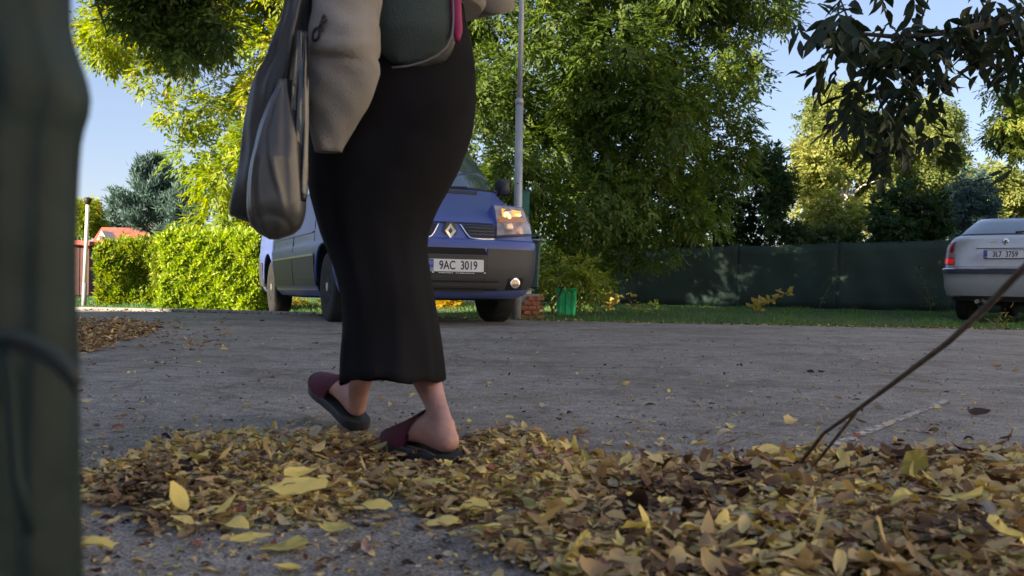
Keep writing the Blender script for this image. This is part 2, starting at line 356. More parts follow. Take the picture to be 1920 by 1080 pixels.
# ------------------------------------------------------------------ leaves: vectorised generators
def unit(a): return a/np.maximum(np.linalg.norm(a, axis=-1, keepdims=True), 1e-9)
def leaves(pos, dr, nr, ln, wd, tint, fold=.25, fancy=False):
    """pointed leaves: base, sides, tip; each folded along its vein"""
    N = len(pos); dr = unit(dr); sd_ = unit(np.cross(dr, nr)); nn = np.cross(sd_, dr)
    ln = ln[:, None]; wd = wd[:, None]
    if not fancy:
        b = pos; t = pos+dr*ln; m = pos+dr*ln*.45+nn*wd*fold*0
        l = m+sd_*wd*.5+nn*wd*fold; r = m-sd_*wd*.5+nn*wd*fold
        V = np.stack([b, l, t, r], 1).reshape(-1, 3); i = np.arange(N)[:, None]*4
        Fc = np.concatenate([i+np.array([[0, 2, 1]]), i+np.array([[0, 3, 2]])], 0); return V, Fc, np.repeat(tint, 4)
    curl = rng.uniform(-.45, .45, (N, 1)); tw = rng.uniform(-.5, .5, (N, 1))
    def pt(u, s, k): return pos+dr*ln*u+sd_*wd*s+nn*(wd*fold*abs(s)*2+ln*curl*(u-.5)**2*2-ln*curl*.3+wd*tw*s*u)
    rows = [(0, 0.), (.18, .3), (.42, .5), (.7, .36), (1., 0.)]
    vs_ = [pt(0, 0, 0)]
    for u, s in rows[1:4]: vs_ += [pt(u, s, 0), pt(u, 0, 0), pt(u, -s, 0)]
    vs_.append(pt(1, 0, 0)); V = np.stack(vs_, 1).reshape(-1, 3); i = np.arange(N)[:, None]*11
    T = [(0, 2, 1), (0, 3, 2)]
    for a in (1, 4): T += [(a, a+1, a+4), (a, a+4, a+3), (a+1, a+2, a+5), (a+1, a+5, a+4)]
    T += [(7, 8, 10), (8, 9, 10)]
    Fc = np.concatenate([i+np.array([q]) for q in T], 0); return V, Fc, np.repeat(tint, 11)
def jagged(pos, dr, nr, ln, wd, tint, K=11, lobp=.16):
    """dry leaves: an irregular outline round the vein, curled, torn and lobed"""
    N = len(pos); dr = unit(dr); sd_ = unit(np.cross(dr, nr)); nn = np.cross(sd_, dr); th = np.arange(K)/K*2*np.pi
    lob = rng.uniform(0, 1, (N, 1)) < lobp; nl = rng.integers(3, 6, (N, 1)); ph = rng.uniform(0, 6.28, (N, 1))
    rr = 1+rng.normal(0, .09, (N, K))+np.where(lob, .33*np.cos(nl*th+ph*0), 0); pw = rng.uniform(.6, 1.2, (N, 1))
    u = .5-.5*np.cos(th)*rr*1.0; sgn = np.sin(th); v = np.sign(sgn)*np.abs(sgn)**(1+.35*pw)*.5*rr
    fold = rng.uniform(-.1, .5, (N, 1)); curl = rng.normal(0, .45, (N, 1)); tw = rng.normal(0, .4, (N, 1)); cup = rng.normal(0, .35, (N, 1))
    def h(u, v): return wd[:, None]*(fold*np.abs(v)*1.4+tw*v*(u-.5)*2)+ln[:, None]*(curl*(u-.5)**2+cup*v*v*.5)
    uu = np.concatenate([np.full((N, 1), .5), u], 1); vv = np.concatenate([np.zeros((N, 1)), v], 1); hh = h(uu, vv)+rng.normal(0, .02, uu.shape)*ln[:, None]
    V = pos[:, None, :]+dr[:, None, :]*(uu*ln[:, None])[..., None]+sd_[:, None, :]*(vv*wd[:, None])[..., None]+nn[:, None, :]*hh[..., None]
    i = np.arange(N)[:, None]*(K+1); T = [(0, 1+k, 1+(k+1) % K) for k in range(K)]
    Fc = np.concatenate([i+np.array([q]) for q in T], 0); tt = np.repeat(tint, K+1).reshape(N, K+1)+rng.normal(0, .022, (N, K+1)); return V.reshape(-1, 3), Fc, np.clip(tt, 0, 1).ravel()
def randdir(n): return unit(rng.normal(size=(n, 3)))
def compound(cp, cd, L, K=7, ll=.12, lw=.045, tint0=None, droop=.5, tvar=.15):
    """compound leaves: K leaflets along a drooping stalk at each centre"""
    n = len(cp); cd = unit(cd+np.array([0, 0, -droop])*rng.uniform(.4, 1.3, (n, 1))); up = np.array([0, 0, 1.])+rng.normal(size=(n, 3))*.25
    side = unit(np.cross(cd, up)); P_, D_, N_, T_ = [], [], [], []
    nr = unit(np.cross(side, cd))
    for k in range(K):
        u = k//2/(K//2) if k < K-1 else 1.0; s = 1 if k % 2 else -1
        if k == K-1: d = cd
        else: d = unit(cd*.75+side*s*.75+np.array([0, 0, -.25])+rng.normal(size=(n, 3))*.15)
        P_.append(cp+cd*(L*(.25+.7*u))[:, None]+np.array([0, 0, -1.])*(L*.15*u*u)[:, None]); D_.append(d); N_.append(nr+rng.normal(size=(n, 3))*.3); T_.append(tint0+rng.normal(size=n)*tvar)
    Pn = np.concatenate(P_); Dn = np.concatenate(D_); Nn = np.concatenate(N_); Tn = np.clip(np.concatenate(T_), 0, 1); q = len(Pn)
    return Pn, Dn, Nn, ll*rng.uniform(.7, 1.25, q), lw*rng.uniform(.75, 1.2, q), Tn
def inpoly(p, poly):
    x, y = p; c = False; n = len(poly)
    for i in range(n):
        x1, y1 = poly[i]; x2, y2 = poly[(i+1) % n]
        if (y1 > y) != (y2 > y) and x < (x2-x1)*(y-y1)/(y2-y1)+x1: c = not c
    return c
def edgedist(p, poly):
    best = 1e9; n = len(poly)
    for i in range(n):
        a = Vector(poly[i]).to_2d(); b = Vector(poly[(i+1) % n]).to_2d(); q = Vector(p).to_2d(); ab = b-a
        t = max(0, min(1, (q-a).dot(ab)/max(ab.length_squared, 1e-6))); best = min(best, (q-(a+ab*t)).length)
    return best
def blobs_in(poly, n, rpx, Y, dY):
    """clump centres filling a crown; radius limited by the distance to the crown's edge"""
    out = []; xs_ = [p[0] for p in poly]; ys_ = [p[1] for p in poly]; tries = 0
    while len(out) < n and tries < n*60:
        tries += 1; p = (random.uniform(min(xs_), max(xs_)), random.uniform(min(ys_), max(ys_)))
        if not inpoly(p, poly): continue
        dd = edgedist(p, poly); r = random.uniform(*rpx)
        if dd < rpx[0]*.55: continue
        r = min(r, dd*1.05+rpx[0]*.25); y = Y+random.uniform(-1, 1)*dY*min(1, .35+dd/(rpx[1]*2.5))
        out.append((P(p[0], p[1], y), r*y/F))
    return out
def sample_blobs(bl, n, shell=.55, squash=(1, 1, .75)):
    w = np.array([r**2.2 for c, r in bl]); idx = rng.choice(len(bl), n, p=w/w.sum())
    c = np.array([b[0] for b in bl])[idx]; r = np.array([b[1] for b in bl])[idx]; d_ = randdir(n)
    rad = r*(shell+(1-shell)*rng.uniform(0, 1, n)**.5)*rng.uniform(.75, 1.1, n)
    return c+d_*rad[:, None]*np.array(squash), d_, idx
def gaps(p, s=1.1, th=-.35, seed=0):
    k = np.random.default_rng(seed); v = np.zeros(len(p))
    for i in range(6):
        a = k.normal(size=3)*s*(1+i*.5); v += np.sin(p@a+k.uniform(0, 6))/(1+i*.35)
    return v/1.6 > th
unit_leaf_cache = {}
def unit_leaf(m, tint, jag=False):
    key = (m.name, round(tint, 1), random.randrange(6) if jag else 0)
    if key not in unit_leaf_cache:
        args = (np.zeros((1, 3)), np.array([[0, 1., 0]]), np.array([[0, 0, 1.]]), np.ones(1), np.array([.42]), np.array([key[1]]))
        V, Fc, T = jagged(*args) if jag else leaves(*args, .22, True)
        o = np_mesh('leaf', V, Fc, m, tint=T); me = o.data; bpy.data.objects.remove(o); unit_leaf_cache[key] = me
    return unit_leaf_cache[key]
def leaf_objects(root, m, Pn, Dn, Nn, Ln, Wn, Tn, idx, name='leaf', jag=False):
    base = root_world(root); out = []
    for i in idx:
        o = bpy.data.objects.new(name, unit_leaf(m, min(.95, max(.05, float(Tn[i]))), jag)); C.objects.link(o); o.parent = root
        y = Vector(Dn[i]).normalized(); z = Vector(Nn[i]); x_ = y.cross(z).normalized(); z = x_.cross(y)
        l = float(Ln[i]); w = float(Wn[i])/.42
        mt = Matrix(((x_.x*w, y.x*l, z.x*w, 0), (x_.y*w, y.y*l, z.y*w, 0), (x_.z*w, y.z*l, z.z*w, 0), (0, 0, 0, 1)))
        mt.translation = Vector(Pn[i])-base; o.matrix_local = mt; out.append(o)
    return out
def foliage(root, name, m, bl, ncl, L, K, ll, lw, tint, gap=(1.1, -.35, 0), droop=.5, nobj=0, tvar=.15, shell=.55, squash=(1, 1, .75), flip=0.):
    cp, cd, idx = sample_blobs(bl, ncl, shell, squash); keep = gaps(cp, *gap); cp, cd, idx = cp[keep], cd[keep], idx[keep]
    bt = np.clip(np.random.default_rng(len(bl)).normal(tint, .13, len(bl)), 0, 1)[idx]
    cd = unit(cd+rng.normal(size=cd.shape)*.6)
    q = compound(cp, cd, np.full(len(cp), L)*rng.uniform(.6, 1.2, len(cp)), K, ll, lw, bt, droop, tvar)
    N = len(q[0]); pick = np.array([], int)
    if nobj:   # the pieces that show largest become objects of their own
        rel = q[0]; Yd = rel[:, 1]; px = rel[:, 0]/Yd; pz = (rel[:, 2]-CAMH)/Yd
        vis = (abs(px) < .53) & (pz < .30) & (pz > -.05); sc = np.where(vis, -Yd/q[3], -1e9); pick = np.argsort(-sc)[:nobj]
        leaf_objects(root, m, *q, pick)
    rest = np.ones(N, bool); rest[pick] = False
    V, Fc, T = leaves(*[a[rest] for a in q[:5]], q[5][rest]); o = np_mesh(name, V, Fc, m, root, T); o['kind'] = 'stuff'; return o
def branching(root, base, bl, m, trunk_r, name='trunk', n=10, fork=.35):
    """tapered trunk with limbs running out to the clumps of the crown"""
    base = Vector(base); top = sum((b[0] for b in bl), Vector((0, 0, 0)))/len(bl); hi = max(b[0].z for b in bl)
    fk = base.lerp(Vector((top.x, top.y, hi)), fork); mid = base.lerp(Vector((top.x, top.y, hi)), .75)
    tp = [base-Vector((0, 0, .15)), base+Vector((0, 0, .1)), base.lerp(fk, .5)+Vector((random.uniform(-.08, .08), 0, 0)), fk, fk.lerp(mid, .5)+Vector((random.uniform(-.2, .2), .1, 0)), mid]
    MB().tube(tp, [trunk_r*1.35, trunk_r, trunk_r*.85, trunk_r*.7, trunk_r*.45, trunk_r*.15], 10).build(name, m, root, smooth=True)
    pick = random.sample(bl, min(n, len(bl)))
    for c, r in pick:
        t = random.uniform(.3, 1); s = fk.lerp(mid, t*.6) if c.z > fk.z else base.lerp(fk, random.uniform(.6, 1))
        md = s.lerp(c, .5)+Vector((random.uniform(-.15, .15), random.uniform(-.15, .15), .12*(c-s).length)); rr = trunk_r*.42
        MB().tube([s, s.lerp(md, .5)+Vector((0, 0, .04)), md, c+Vector((0, 0, -.05))], [rr, rr*.75, rr*.5, rr*.15], 6).build('limb', m, root, smooth=True)

# ------------------------------------------------------------------ unseen block added on the left to shade the road
bld = thing('shade_block', (-14, 0, 0), 'plain beige block added out of view to shade the asphalt', 'shade block')
MB().box((-11, -5.45, 4.6), (4, 18.1, 10)).build('wall', M['wallbeige'], bld)
MB().box((-11, -5.45, 9.7), (4.3, 18.4, .25)).build('roof', M['roofgrey'], bld)
wm = None
for zz in range(4):
    for k in range(5):
        o = MB().box((-8.99, -12.6+k*3.5, 1.4+zz*2.1), (.06, 1.4, 1.3)).build('window', M['whitepaint'], bld)
        MB().box((-8.955, -12.6+k*3.5, 1.4+zz*2.1), (.02, 1.26, 1.16)).build('pane', M['glass'], o)

# pale block added out of view on the right to bounce sunlight onto the road
hb2 = thing('bounce_block', (15, 1, 0), 'pale block added out of view to bounce low sun onto the road', 'shade block')
MB().box((15.5, .5, 4.2), (5, 25, 9)).build('wall', M['palewall'], hb2)
V = [(12.7, -12.3, 8.7), (18.3, -12.3, 8.7), (18.3, 13.3, 8.7), (12.7, 13.3, 8.7), (15.5, -12.3, 10.8), (15.5, 13.3, 10.8)]
mk('roof', V, [(0, 1, 4), (2, 3, 5), (1, 2, 5, 4), (3, 0, 4, 5), (0, 3, 2, 1)], M['roofred'], hb2)
for zz in range(3):
    for k in range(6):
        o = MB().box((12.985, -10+k*4.2, 1.6+zz*2.7), (.06, 1.2, 1.3)).build('window', M['whitepaint'], hb2)
        MB().box((12.95, -10+k*4.2, 1.6+zz*2.7), (.02, 1.06, 1.16)).build('pane', M['glass'], o)

# far house with a red roof
hs = P(190, 480, 62); sc = 62/F
house = thing('house', (hs.x, hs.y, 0), 'small red-roofed house with cream gable rising behind the left hedge', 'house')
def hp(px, py, Y=62): return P(px, py, Y)
cx_ = hs.x; zb = hp(190, 488).z; ze = hp(190, 470).z; zt = hp(190, 422).z
MB().box((cx_, hs.y+3, zb/2-.2), (3.4, 5, zb+.4)).build('wall', M['redwall'], house)
V = [(cx_-1.3, hs.y, ze-.5), (cx_+1.9, hs.y, ze-.5), (cx_+1.9, hs.y+6, ze-.5), (cx_-1.3, hs.y+6, ze-.5), (cx_-1.3, hs.y+3, zt), (cx_+1.9, hs.y+3, zt)]
mk('roof', V, [(0, 1, 5, 4), (2, 3, 4, 5), (0, 4, 3), (1, 2, 5), (0, 1, 2, 3)], M['roofred'], house)
a, b_, c_ = hp(181, 450, 61.6), hp(201, 450, 61.6), hp(190, 432, 61.6)
mk('gable', [a, b_, c_, a+Vector((0, 1.8, 0)), b_+Vector((0, 1.8, 0)), c_+Vector((0, 1.8, 0))], [(0, 1, 2), (3, 4, 5), (0, 1, 4, 3), (1, 2, 5, 4), (2, 0, 3, 5)], M['cream'], house)
MB().box(hp(190, 446, 61.5), (.25, .06, .25)).build('window', M['redwall'], house)
MB().box(Vector((cx_-.7, hs.y-1.2, zb+.05)), (3.6, 2.6, .5)).build('porch_roof', M['roofred'], house)
# dark red hut at the very left
q = P(151, 575, 20)
hut = thing('shed', (q.x, q.y, -.07), 'dark red boarded shed edge just right of the blurred dark cloth', 'shed')
xl = P(100, 575, 20).x; xr_ = P(163, 575, 20).x; zt = P(150, 452, 20).z
MB().box(((xl+xr_)/2-.3, 21, zt/2-.05), (xr_-xl+.6, 2, zt)).build('wall', M['redwall'], hut)
for k in range(7): MB().box((xl-.55+k*.2, 19.985, zt/2-.05), (.18, .03, zt-.02)).build('board', M['redwall'], hut)
MB().box(((xl+xr_)/2-.3, 21, zt+.0), (xr_-xl+.8, 2.3, .09), Matrix.Rotation(R(4), 3, 'Y')).build('roof', M['roofred'], hut)

# ------------------------------------------------------------------ hedges
def hedge(name, x0, x1, ytop, Y0, Y1, m, n, label, tint, nobj=0, ybot=585, seed=1):
    a = P(x0, ybot, Y0); b = P(x1, ybot, Y0); zt = P((x0+x1)/2, ytop, Y0).z
    root = thing(name, ((a.x+b.x)/2, (Y0+Y1)/2, -.08), label, 'hedge', 'clipped hedges beyond the road')
    # leafy shell over a woody core
    N = n; u = rng.uniform(0, 1, (N, 3)); f = rng.uniform(0, 1, N)
    sz = np.array([b.x-a.x, Y1-Y0, zt+.08]); p = u*sz
    depth = np.abs(rng.normal(0, .07, N))
    fr = f < .62; tp = (f >= .62) & (f < .8); lf = (f >= .8) & (f < .9); rt = f >= .9
    nr = np.zeros((N, 3))
    p[fr, 1] = depth[fr]; nr[fr] = (0, -1, 0); p[tp, 2] = sz[2]-depth[tp]; nr[tp] = (0, 0, 1)
    p[lf, 0] = depth[lf]; nr[lf] = (-1, 0, 0); p[rt, 0] = sz[0]-depth[rt]; nr[rt] = (1, 0, 0)
    p += nr*(.045*np.sin(p@np.array([5.1, 3.3, 6.2])+seed)+.03*np.sin(p@np.array([11., 7, 9.]))+.02*np.sin(p@np.array([23., 11, -19.])+seed))[:, None]
    if seed == 4: shade_hol = np.exp(-((p[:, 0]-sz[0]*.66)/(sz[0]*.22))**2-((p[:, 2]-sz[2]*.5)/(sz[2]*.33))**2); p[:, 1] += np.where(fr, .24*shade_hol, 0)  # front leaves pushed in so the hollow imitates a cast shadow
    # rounded upper edges and a ragged top
    e = np.maximum(0, p[:, 2]-(sz[2]-.18))/.18; p[:, 1] += e**2*.10*(fr | (p[:, 1] < .2)); p[:, 2] += rng.normal(0, .02, N)
    p[tp, 2] += np.maximum(0, .05*np.sin(p[tp, 0]*17+seed)*np.sin(p[tp, 0]*5.3))*rng.uniform(0, 1, tp.sum())+(rng.uniform(0, 1, tp.sum()) > .93)*rng.uniform(0, .10, tp.sum())
    p += np.array([a.x, Y0, -.08]); d_ = unit(nr*.5+np.array([0, 0, .55])+rng.normal(size=(N, 3))*.65)
    nn = unit(nr+np.array([0, 0, .5])+rng.normal(size=(N, 3))*.5)
    q = [p, d_, nn, rng.uniform(.06, .115, N), rng.uniform(.026, .042, N), np.clip(rng.normal(tint, .22, N), 0, 1)]
    pick = np.array([], int)
    if nobj: pick = np.where(fr & (depth < .03))[0][:nobj]; leaf_objects(root, m, *q, pick)
    rest = np.ones(N, bool); rest[pick] = False
    V, Fc, T = leaves(*[z[rest] for z in q[:5]], q[5][rest]); np_mesh('foliage', V, Fc, m, root, T)['kind'] = 'stuff'
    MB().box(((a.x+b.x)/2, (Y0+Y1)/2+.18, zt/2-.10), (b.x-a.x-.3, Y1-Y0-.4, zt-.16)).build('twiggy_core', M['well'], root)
    k = 0
    for i in range(5):
        x_ = a.x+(b.x-a.x)*(.1+.2*i); MB().tube([(x_, Y0+.25, -.15), (x_+.03, Y0+.28, .5), (x_-.05, Y0+.3, zt-.1)], [.02, .015, .006], 6).build('stem', M['bark'], root)
    return root
hedge('hedge', 300, 482, 440, 13.4, 14.6, LM['laurel'], 26000, 'bright yellow-green leafy hedge right next to the blue van', .55, 300)
hedge('hedge', 180, 300, 456, 14.6, 15.6, LM['laureld'], 17000, 'darker left hedge with a hollow shaped in as a cast shadow, beside the white post', .45, 300, seed=4)
# tall wisps on the hedge tops
def wisps(root_label, pts, m, tint):
    pass

# ------------------------------------------------------------------ trees
def tree(name, label, poly, nb, rpx, Y, dY, m, ncl, L, K, ll, lw, tint, base, tr, barkm=None, group=None, nobj=0, cat='tree', **kw):
    bl = blobs_in(poly, nb, rpx, Y, dY)
    root = thing(name, base, label, cat, group); branching(root, base, bl, barkm or M['bark'], tr, n=kw.pop('limbs', 10), fork=kw.pop('fork', .35))
    foliage(root, 'crown', m, bl, ncl, L, K, ll, lw, tint, nobj=nobj, **kw); return root
gb = lambda px, Y: (P(px, 560, Y).x, Y, -.075)
# walnut tree in the middle
wt = tree('walnut_tree', 'big dark green tree with drooping leaflets filling the centre behind the lamp post',
     [(835, 300), (840, -500), (1520, -520), (1480, 30), (1478, 95), (1420, 125), (1450, 190), (1405, 225), (1415, 300), (1410, 390), (1340, 430), (1290, 500), (1180, 500), (1125, 520), (1110, 580), (1010, 585), (980, 490), (880, 430)],
     270, (34, 70), 15.6, 1.9, LM['walnut'], 28000, .28, 7, .115, .045, .45, gb(1068, 16.4), .15, nobj=300, gap=(1.3, -1.15, 3), limbs=10)
foliage(wt, 'crown_spray', LM['walnut'], [(P(a_, b_, 14.6+.3*math.sin(a_)), .33) for a_, b_ in ((1085, 90), (1110, 120), (1100, 150), (1130, 170), (1090, 190), (1120, 215), (1100, 240), (1075, 140), (1140, 110))], 900, .28, 7, .115, .045, .5, gap=(1, -2, 1))
# sunlit yellow green tree on the left
tree('ash_tree', 'sunlit yellow-green tree rising behind the bright hedge left of the walking person',
     [(300, 330), (325, 250), (285, 205), (262, 150), (215, 122), (160, 122), (145, 20), (150, -520), (640, -520), (880, -300), (900, 60), (860, 250), (700, 330), (600, 470), (380, 470), (350, 400)],
     230, (32, 58), 16.8, 1.8, LM['yellow'], 24000, .28, 7, .12, .045, .45, gb(500, 17), .16, nobj=300, gap=(1.4, -1.25, 5), limbs=9)
# shaded canopy hanging into the top left
bl = blobs_in([(215, 20), (180, -260), (470, -260), (452, 60), (430, 118), (330, 112), (270, 100), (235, 62)], 60, (24, 45), 9.5, .7)
rt = thing('overhanging_bough', P(60, -260, 9.6), 'dark shaded leafy bough hanging into the top left of the view', 'bough')
MB().tube([P(60, -260, 9.6), P(180, -160, 9.5), P(300, -60, 9.5), P(420, 20, 9.4)], [.10, .07, .045, .015], 8).build('limb', M['bark'], rt, smooth=True)
for px, py in ((200, 60), (280, 40), (350, 70), (400, 90), (230, -120)):
    MB().tube([P(px-60, py-130, 9.5), P(px-20, py-60, 9.5), P(px, py, 9.45)], [.03, .02, .006], 6).build('twig', M['bark'], rt, smooth=True)
foliage(rt, 'foliage', LM['walnut'], bl, 3200, .2, 7, .085, .035, .3, gap=(1.5, -.8, 2), nobj=200)

# birches and other trees beyond the fence
Bg = 'golden birches beyond the fence'
tree('birch_tree', 'tallest golden birch rising behind the dark hanging leaves', [(1485, 460), (1476, 330), (1492, 245), (1520, 185), (1556, 145), (1602, 150), (1645, 215), (1672, 300), (1680, 460)], 90, (18, 36), 36, 1.6, LM['birch'], 9500, .35, 5, .15, .09, .5, gb(1580, 36), .16, M['birchbark'], Bg, gap=(.9, -.75, 1), droop=.9)
tree('birch_tree', 'second golden birch with rounded top, right of the tallest one', [(1665, 460), (1676, 280), (1698, 200), (1742, 160), (1790, 198), (1818, 300), (1830, 460)], 75, (16, 32), 38, 1.5, LM['birch'], 7800, .35, 5, .15, .09, .42, gb(1750, 38), .15, M['birchbark'], Bg, gap=(.9, -.75, 2), droop=.9)
tree('birch_tree', 'lower golden tree directly above the silver car roof', [(1820, 430), (1822, 330), (1860, 290), (1905, 320), (1960, 350), (1960, 440)], 45, (14, 28), 34, 1.2, LM['birch'], 4200, .3, 5, .15, .09, .6, gb(1890, 34), .12, M['birchbark'], Bg, gap=(1.0, -.6, 6), droop=.7)
tree('maple_tree', 'low orange and yellow leafed tree above the lit part of fence', [(1490, 458), (1478, 290), (1500, 235), (1560, 300), (1610, 340), (1640, 458)], 60, (14, 28), 29, 1.2, LM['gold'], 3600, .25, 5, .13, .09, .25, gb(1560, 29), .1, gap=(1.3, -.25, 8), droop=.4)
tree('conifer_tree', 'blue-green round topped tree just left of the silver car', [(1780, 440), (1785, 350), (1815, 315), (1850, 330), (1868, 380), (1860, 440)], 40, (12, 22), 27, .9, LM['pine'], 3300, .2, 5, .10, .05, .4, gb(1825, 27), .1, gap=(1.5, -.8, 3), droop=.3)
tree('pear_tree', 'green drooping tree cut by the right edge of the view', [(1835, 250), (1840, 170), (1880, 145), (1960, 120), (2200, 60), (2200, 330), (1950, 300), (1890, 300)], 60, (20, 38), 20, 1.2, LM['walnut'], 2800, .25, 7, .12, .05, .75, gb(2080, 20), .13, gap=(1.3, -.6, 9), droop=.8)
# spindly tree right of the walnut, against the sky
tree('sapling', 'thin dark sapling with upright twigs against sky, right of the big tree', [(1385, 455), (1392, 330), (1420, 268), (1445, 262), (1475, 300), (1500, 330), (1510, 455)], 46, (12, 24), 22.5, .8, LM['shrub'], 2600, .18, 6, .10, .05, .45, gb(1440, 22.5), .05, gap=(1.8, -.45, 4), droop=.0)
# dark shrubs directly behind the fence
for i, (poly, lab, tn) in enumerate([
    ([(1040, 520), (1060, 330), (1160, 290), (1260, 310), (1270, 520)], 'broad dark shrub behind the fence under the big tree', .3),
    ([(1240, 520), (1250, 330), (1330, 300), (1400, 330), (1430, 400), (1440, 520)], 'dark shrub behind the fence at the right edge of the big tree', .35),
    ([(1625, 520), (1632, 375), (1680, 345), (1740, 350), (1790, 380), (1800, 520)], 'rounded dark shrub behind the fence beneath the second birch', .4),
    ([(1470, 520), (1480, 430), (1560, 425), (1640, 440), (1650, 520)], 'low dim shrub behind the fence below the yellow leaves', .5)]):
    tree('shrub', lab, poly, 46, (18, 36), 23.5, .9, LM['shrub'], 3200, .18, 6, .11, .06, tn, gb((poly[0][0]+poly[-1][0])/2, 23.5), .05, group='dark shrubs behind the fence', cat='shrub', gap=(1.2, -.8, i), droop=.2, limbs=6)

# pines and far trees at left
def pine(label, px, ptop, pbot, halfw, Y, n, lvls, grp='pines behind the left hedge', lm=None, ls=.16):
    top = P(px, ptop, Y); bot = P(px, pbot, Y); w = halfw*Y/F; h = top.z+.08
    root = thing('pine_tree', (top.x, Y, -.08), label, 'tree', grp)
    MB().tube([(top.x, Y, -.1), (top.x+.05, Y, h*.5), (top.x, Y, h)], [.03*h, .02*h, .01], 8).build('trunk', M['bark'], root, smooth=True)
    P_, D_ = [], []; mb = MB()
    z0 = bot.z
    for l in range(lvls):
        t = l/(lvls-1); z = z0+(top.z-.3-z0)*t; rr = w*(1-t)**.75*random.uniform(.8, 1.1)+.12; nb_ = int(5+4*(1-t))
        for k in range(nb_):
            a_ = random.uniform(0, 6.283); dv = Vector((math.cos(a_), math.sin(a_), .25+.5*t)).normalized(); s = Vector((top.x, Y, z)); e = s+dv*rr*random.uniform(.7, 1.15); e.z += .12*rr
            mb.tube([s, s.lerp(e, .6)+Vector((0, 0, -.04)), e], [.03, .02, .006], 5, False)
            m_ = int(n/(lvls*6)*(rr/w+.3)); 
            for j in range(m_):
                u = random.uniform(.2, 1)**.7; pnt = s.lerp(e, u)+Vector((random.gauss(0, .07), random.gauss(0, .07), random.gauss(0, .06))); P_.append(pnt); D_.append(dv*.5+Vector((random.gauss(0, .6), random.gauss(0, .6), .7+random.gauss(0, .4))))
    mb.build('limb', M['bark'], root)
    Pn = np.array(P_); Dn = np.array(D_); N = len(Pn)
    V, Fc, T = leaves(Pn, Dn, randdir(N), rng.uniform(.6, 1.2, N)*ls, rng.uniform(.02, .035, N)*ls/.16, np.clip(rng.normal(.45, .2, N), 0, 1)); np_mesh('needles', V, Fc, lm or LM['pine'], root, T)['kind'] = 'stuff'
pine('large blue-green pine behind the gap between the two hedges', 290, 285, 440, 85, 27, 17000, 13, ls=.2)
pine('mid blue-green pine leaning against the yellow tree', 345, 330, 450, 50, 26, 6500, 9, ls=.18)
pine('tiny distant spruce right of the white post', 212, 385, 440, 24, 82, 2600, 8, ls=.5)
pine('tiny distant spruce nearest the red roof', 190, 398, 440, 16, 86, 1600, 7, ls=.5)
pine('distant dark spruce between red roof and large pine', 232, 400, 445, 20, 84, 2000, 7, ls=.5)
tree('linden_tree', 'small yellow-green tree far behind the white post', [(128, 440), (132, 385), (160, 370), (195, 385), (200, 440)], 30, (9, 16), 78, 1.2, LM['yellow'], 2200, .5, 5, .28, .14, .4, gb(163, 78), .12, gap=(1, -.8, 3))
# strip of far wood that closes the horizon
def woodline():
    pts = []
    N = 30000; x_ = rng.uniform(-120, 140, N); y_ = rng.uniform(95, 125, N); hgt = 3.2+1.6*np.sin(x_*.13)+1.2*np.sin(x_*.31+1)+.8*np.sin(x_*.9)
    z_ = rng.uniform(0, 1, N)**.7*hgt; Pn = np.stack([x_, y_, z_], 1)
    V, Fc, T = leaves(Pn, randdir(N)+np.array([0, 0, .5]), randdir(N), rng.uniform(.7, 1.4, N), rng.uniform(.5, .9, N), np.clip(rng.normal(.35, .2, N), 0, 1))
    tag(np_mesh('far_wood', V, Fc, LM['shrub'], tint=T), 'distant dark wood along the horizon', 'wood', kind='stuff')
woodline()

# ------------------------------------------------------------------ fence with green screen
fpx = [(1000, 22.4, 468), (1196, 21.7, 465), (1383, 21.0, 461), (1570, 20.3, 455), (1785, 19.6, 449), (2000, 18.9, 444), (2260, 18.2, 438)]
fr_ = thing('screen_fence', (P(1383, 560, 21).x, 21, -.075), 'dark green fabric screen fence on posts running behind the grass verge', 'fence')
fp = [(P(a, c, y)) for a, y, c in fpx]
for p in fp:
    MB().tube([(p.x, p.y, -.25), (p.x, p.y, p.z+.05)], .028, 8).build('post', M['post'], fr_, smooth=True)
    MB().tube([(p.x, p.y, p.z+.05), (p.x, p.y, p.z+.065)], .033, 8).build('post_cap', M['post'], fr_)
for i in range(len(fp)-1):
    a, b_ = fp[i], fp[i+1]; V = []; n = 24; rows = 8
    for j in range(n+1):
        t = j/n; q = a.lerp(b_, t); sag = .035*math.sin(math.pi*t)+.008*math.sin(t*31+i)
        for k in range(rows+1):
            z = -.06+(q.z-sag+.06)*k/rows; V.append((q.x, q.y-.035+.012*math.sin(t*19+k*.7+i)+.01*math.sin(k*2.1), z))
    Fa = [(j*(rows+1)+k, (j+1)*(rows+1)+k, (j+1)*(rows+1)+k+1, j*(rows+1)+k+1) for j in range(n) for k in range(rows)]
    o = mk('screen_panel', V, Fa, M['mesh'], fr_, smooth=True)
    md = o.modifiers.new('s', 'SOLIDIFY'); md.thickness = .004
MB().tube([p+Vector((0, 0, -.02)) for p in fp], .006, 5).build('top_wire', M['post'], fr_)

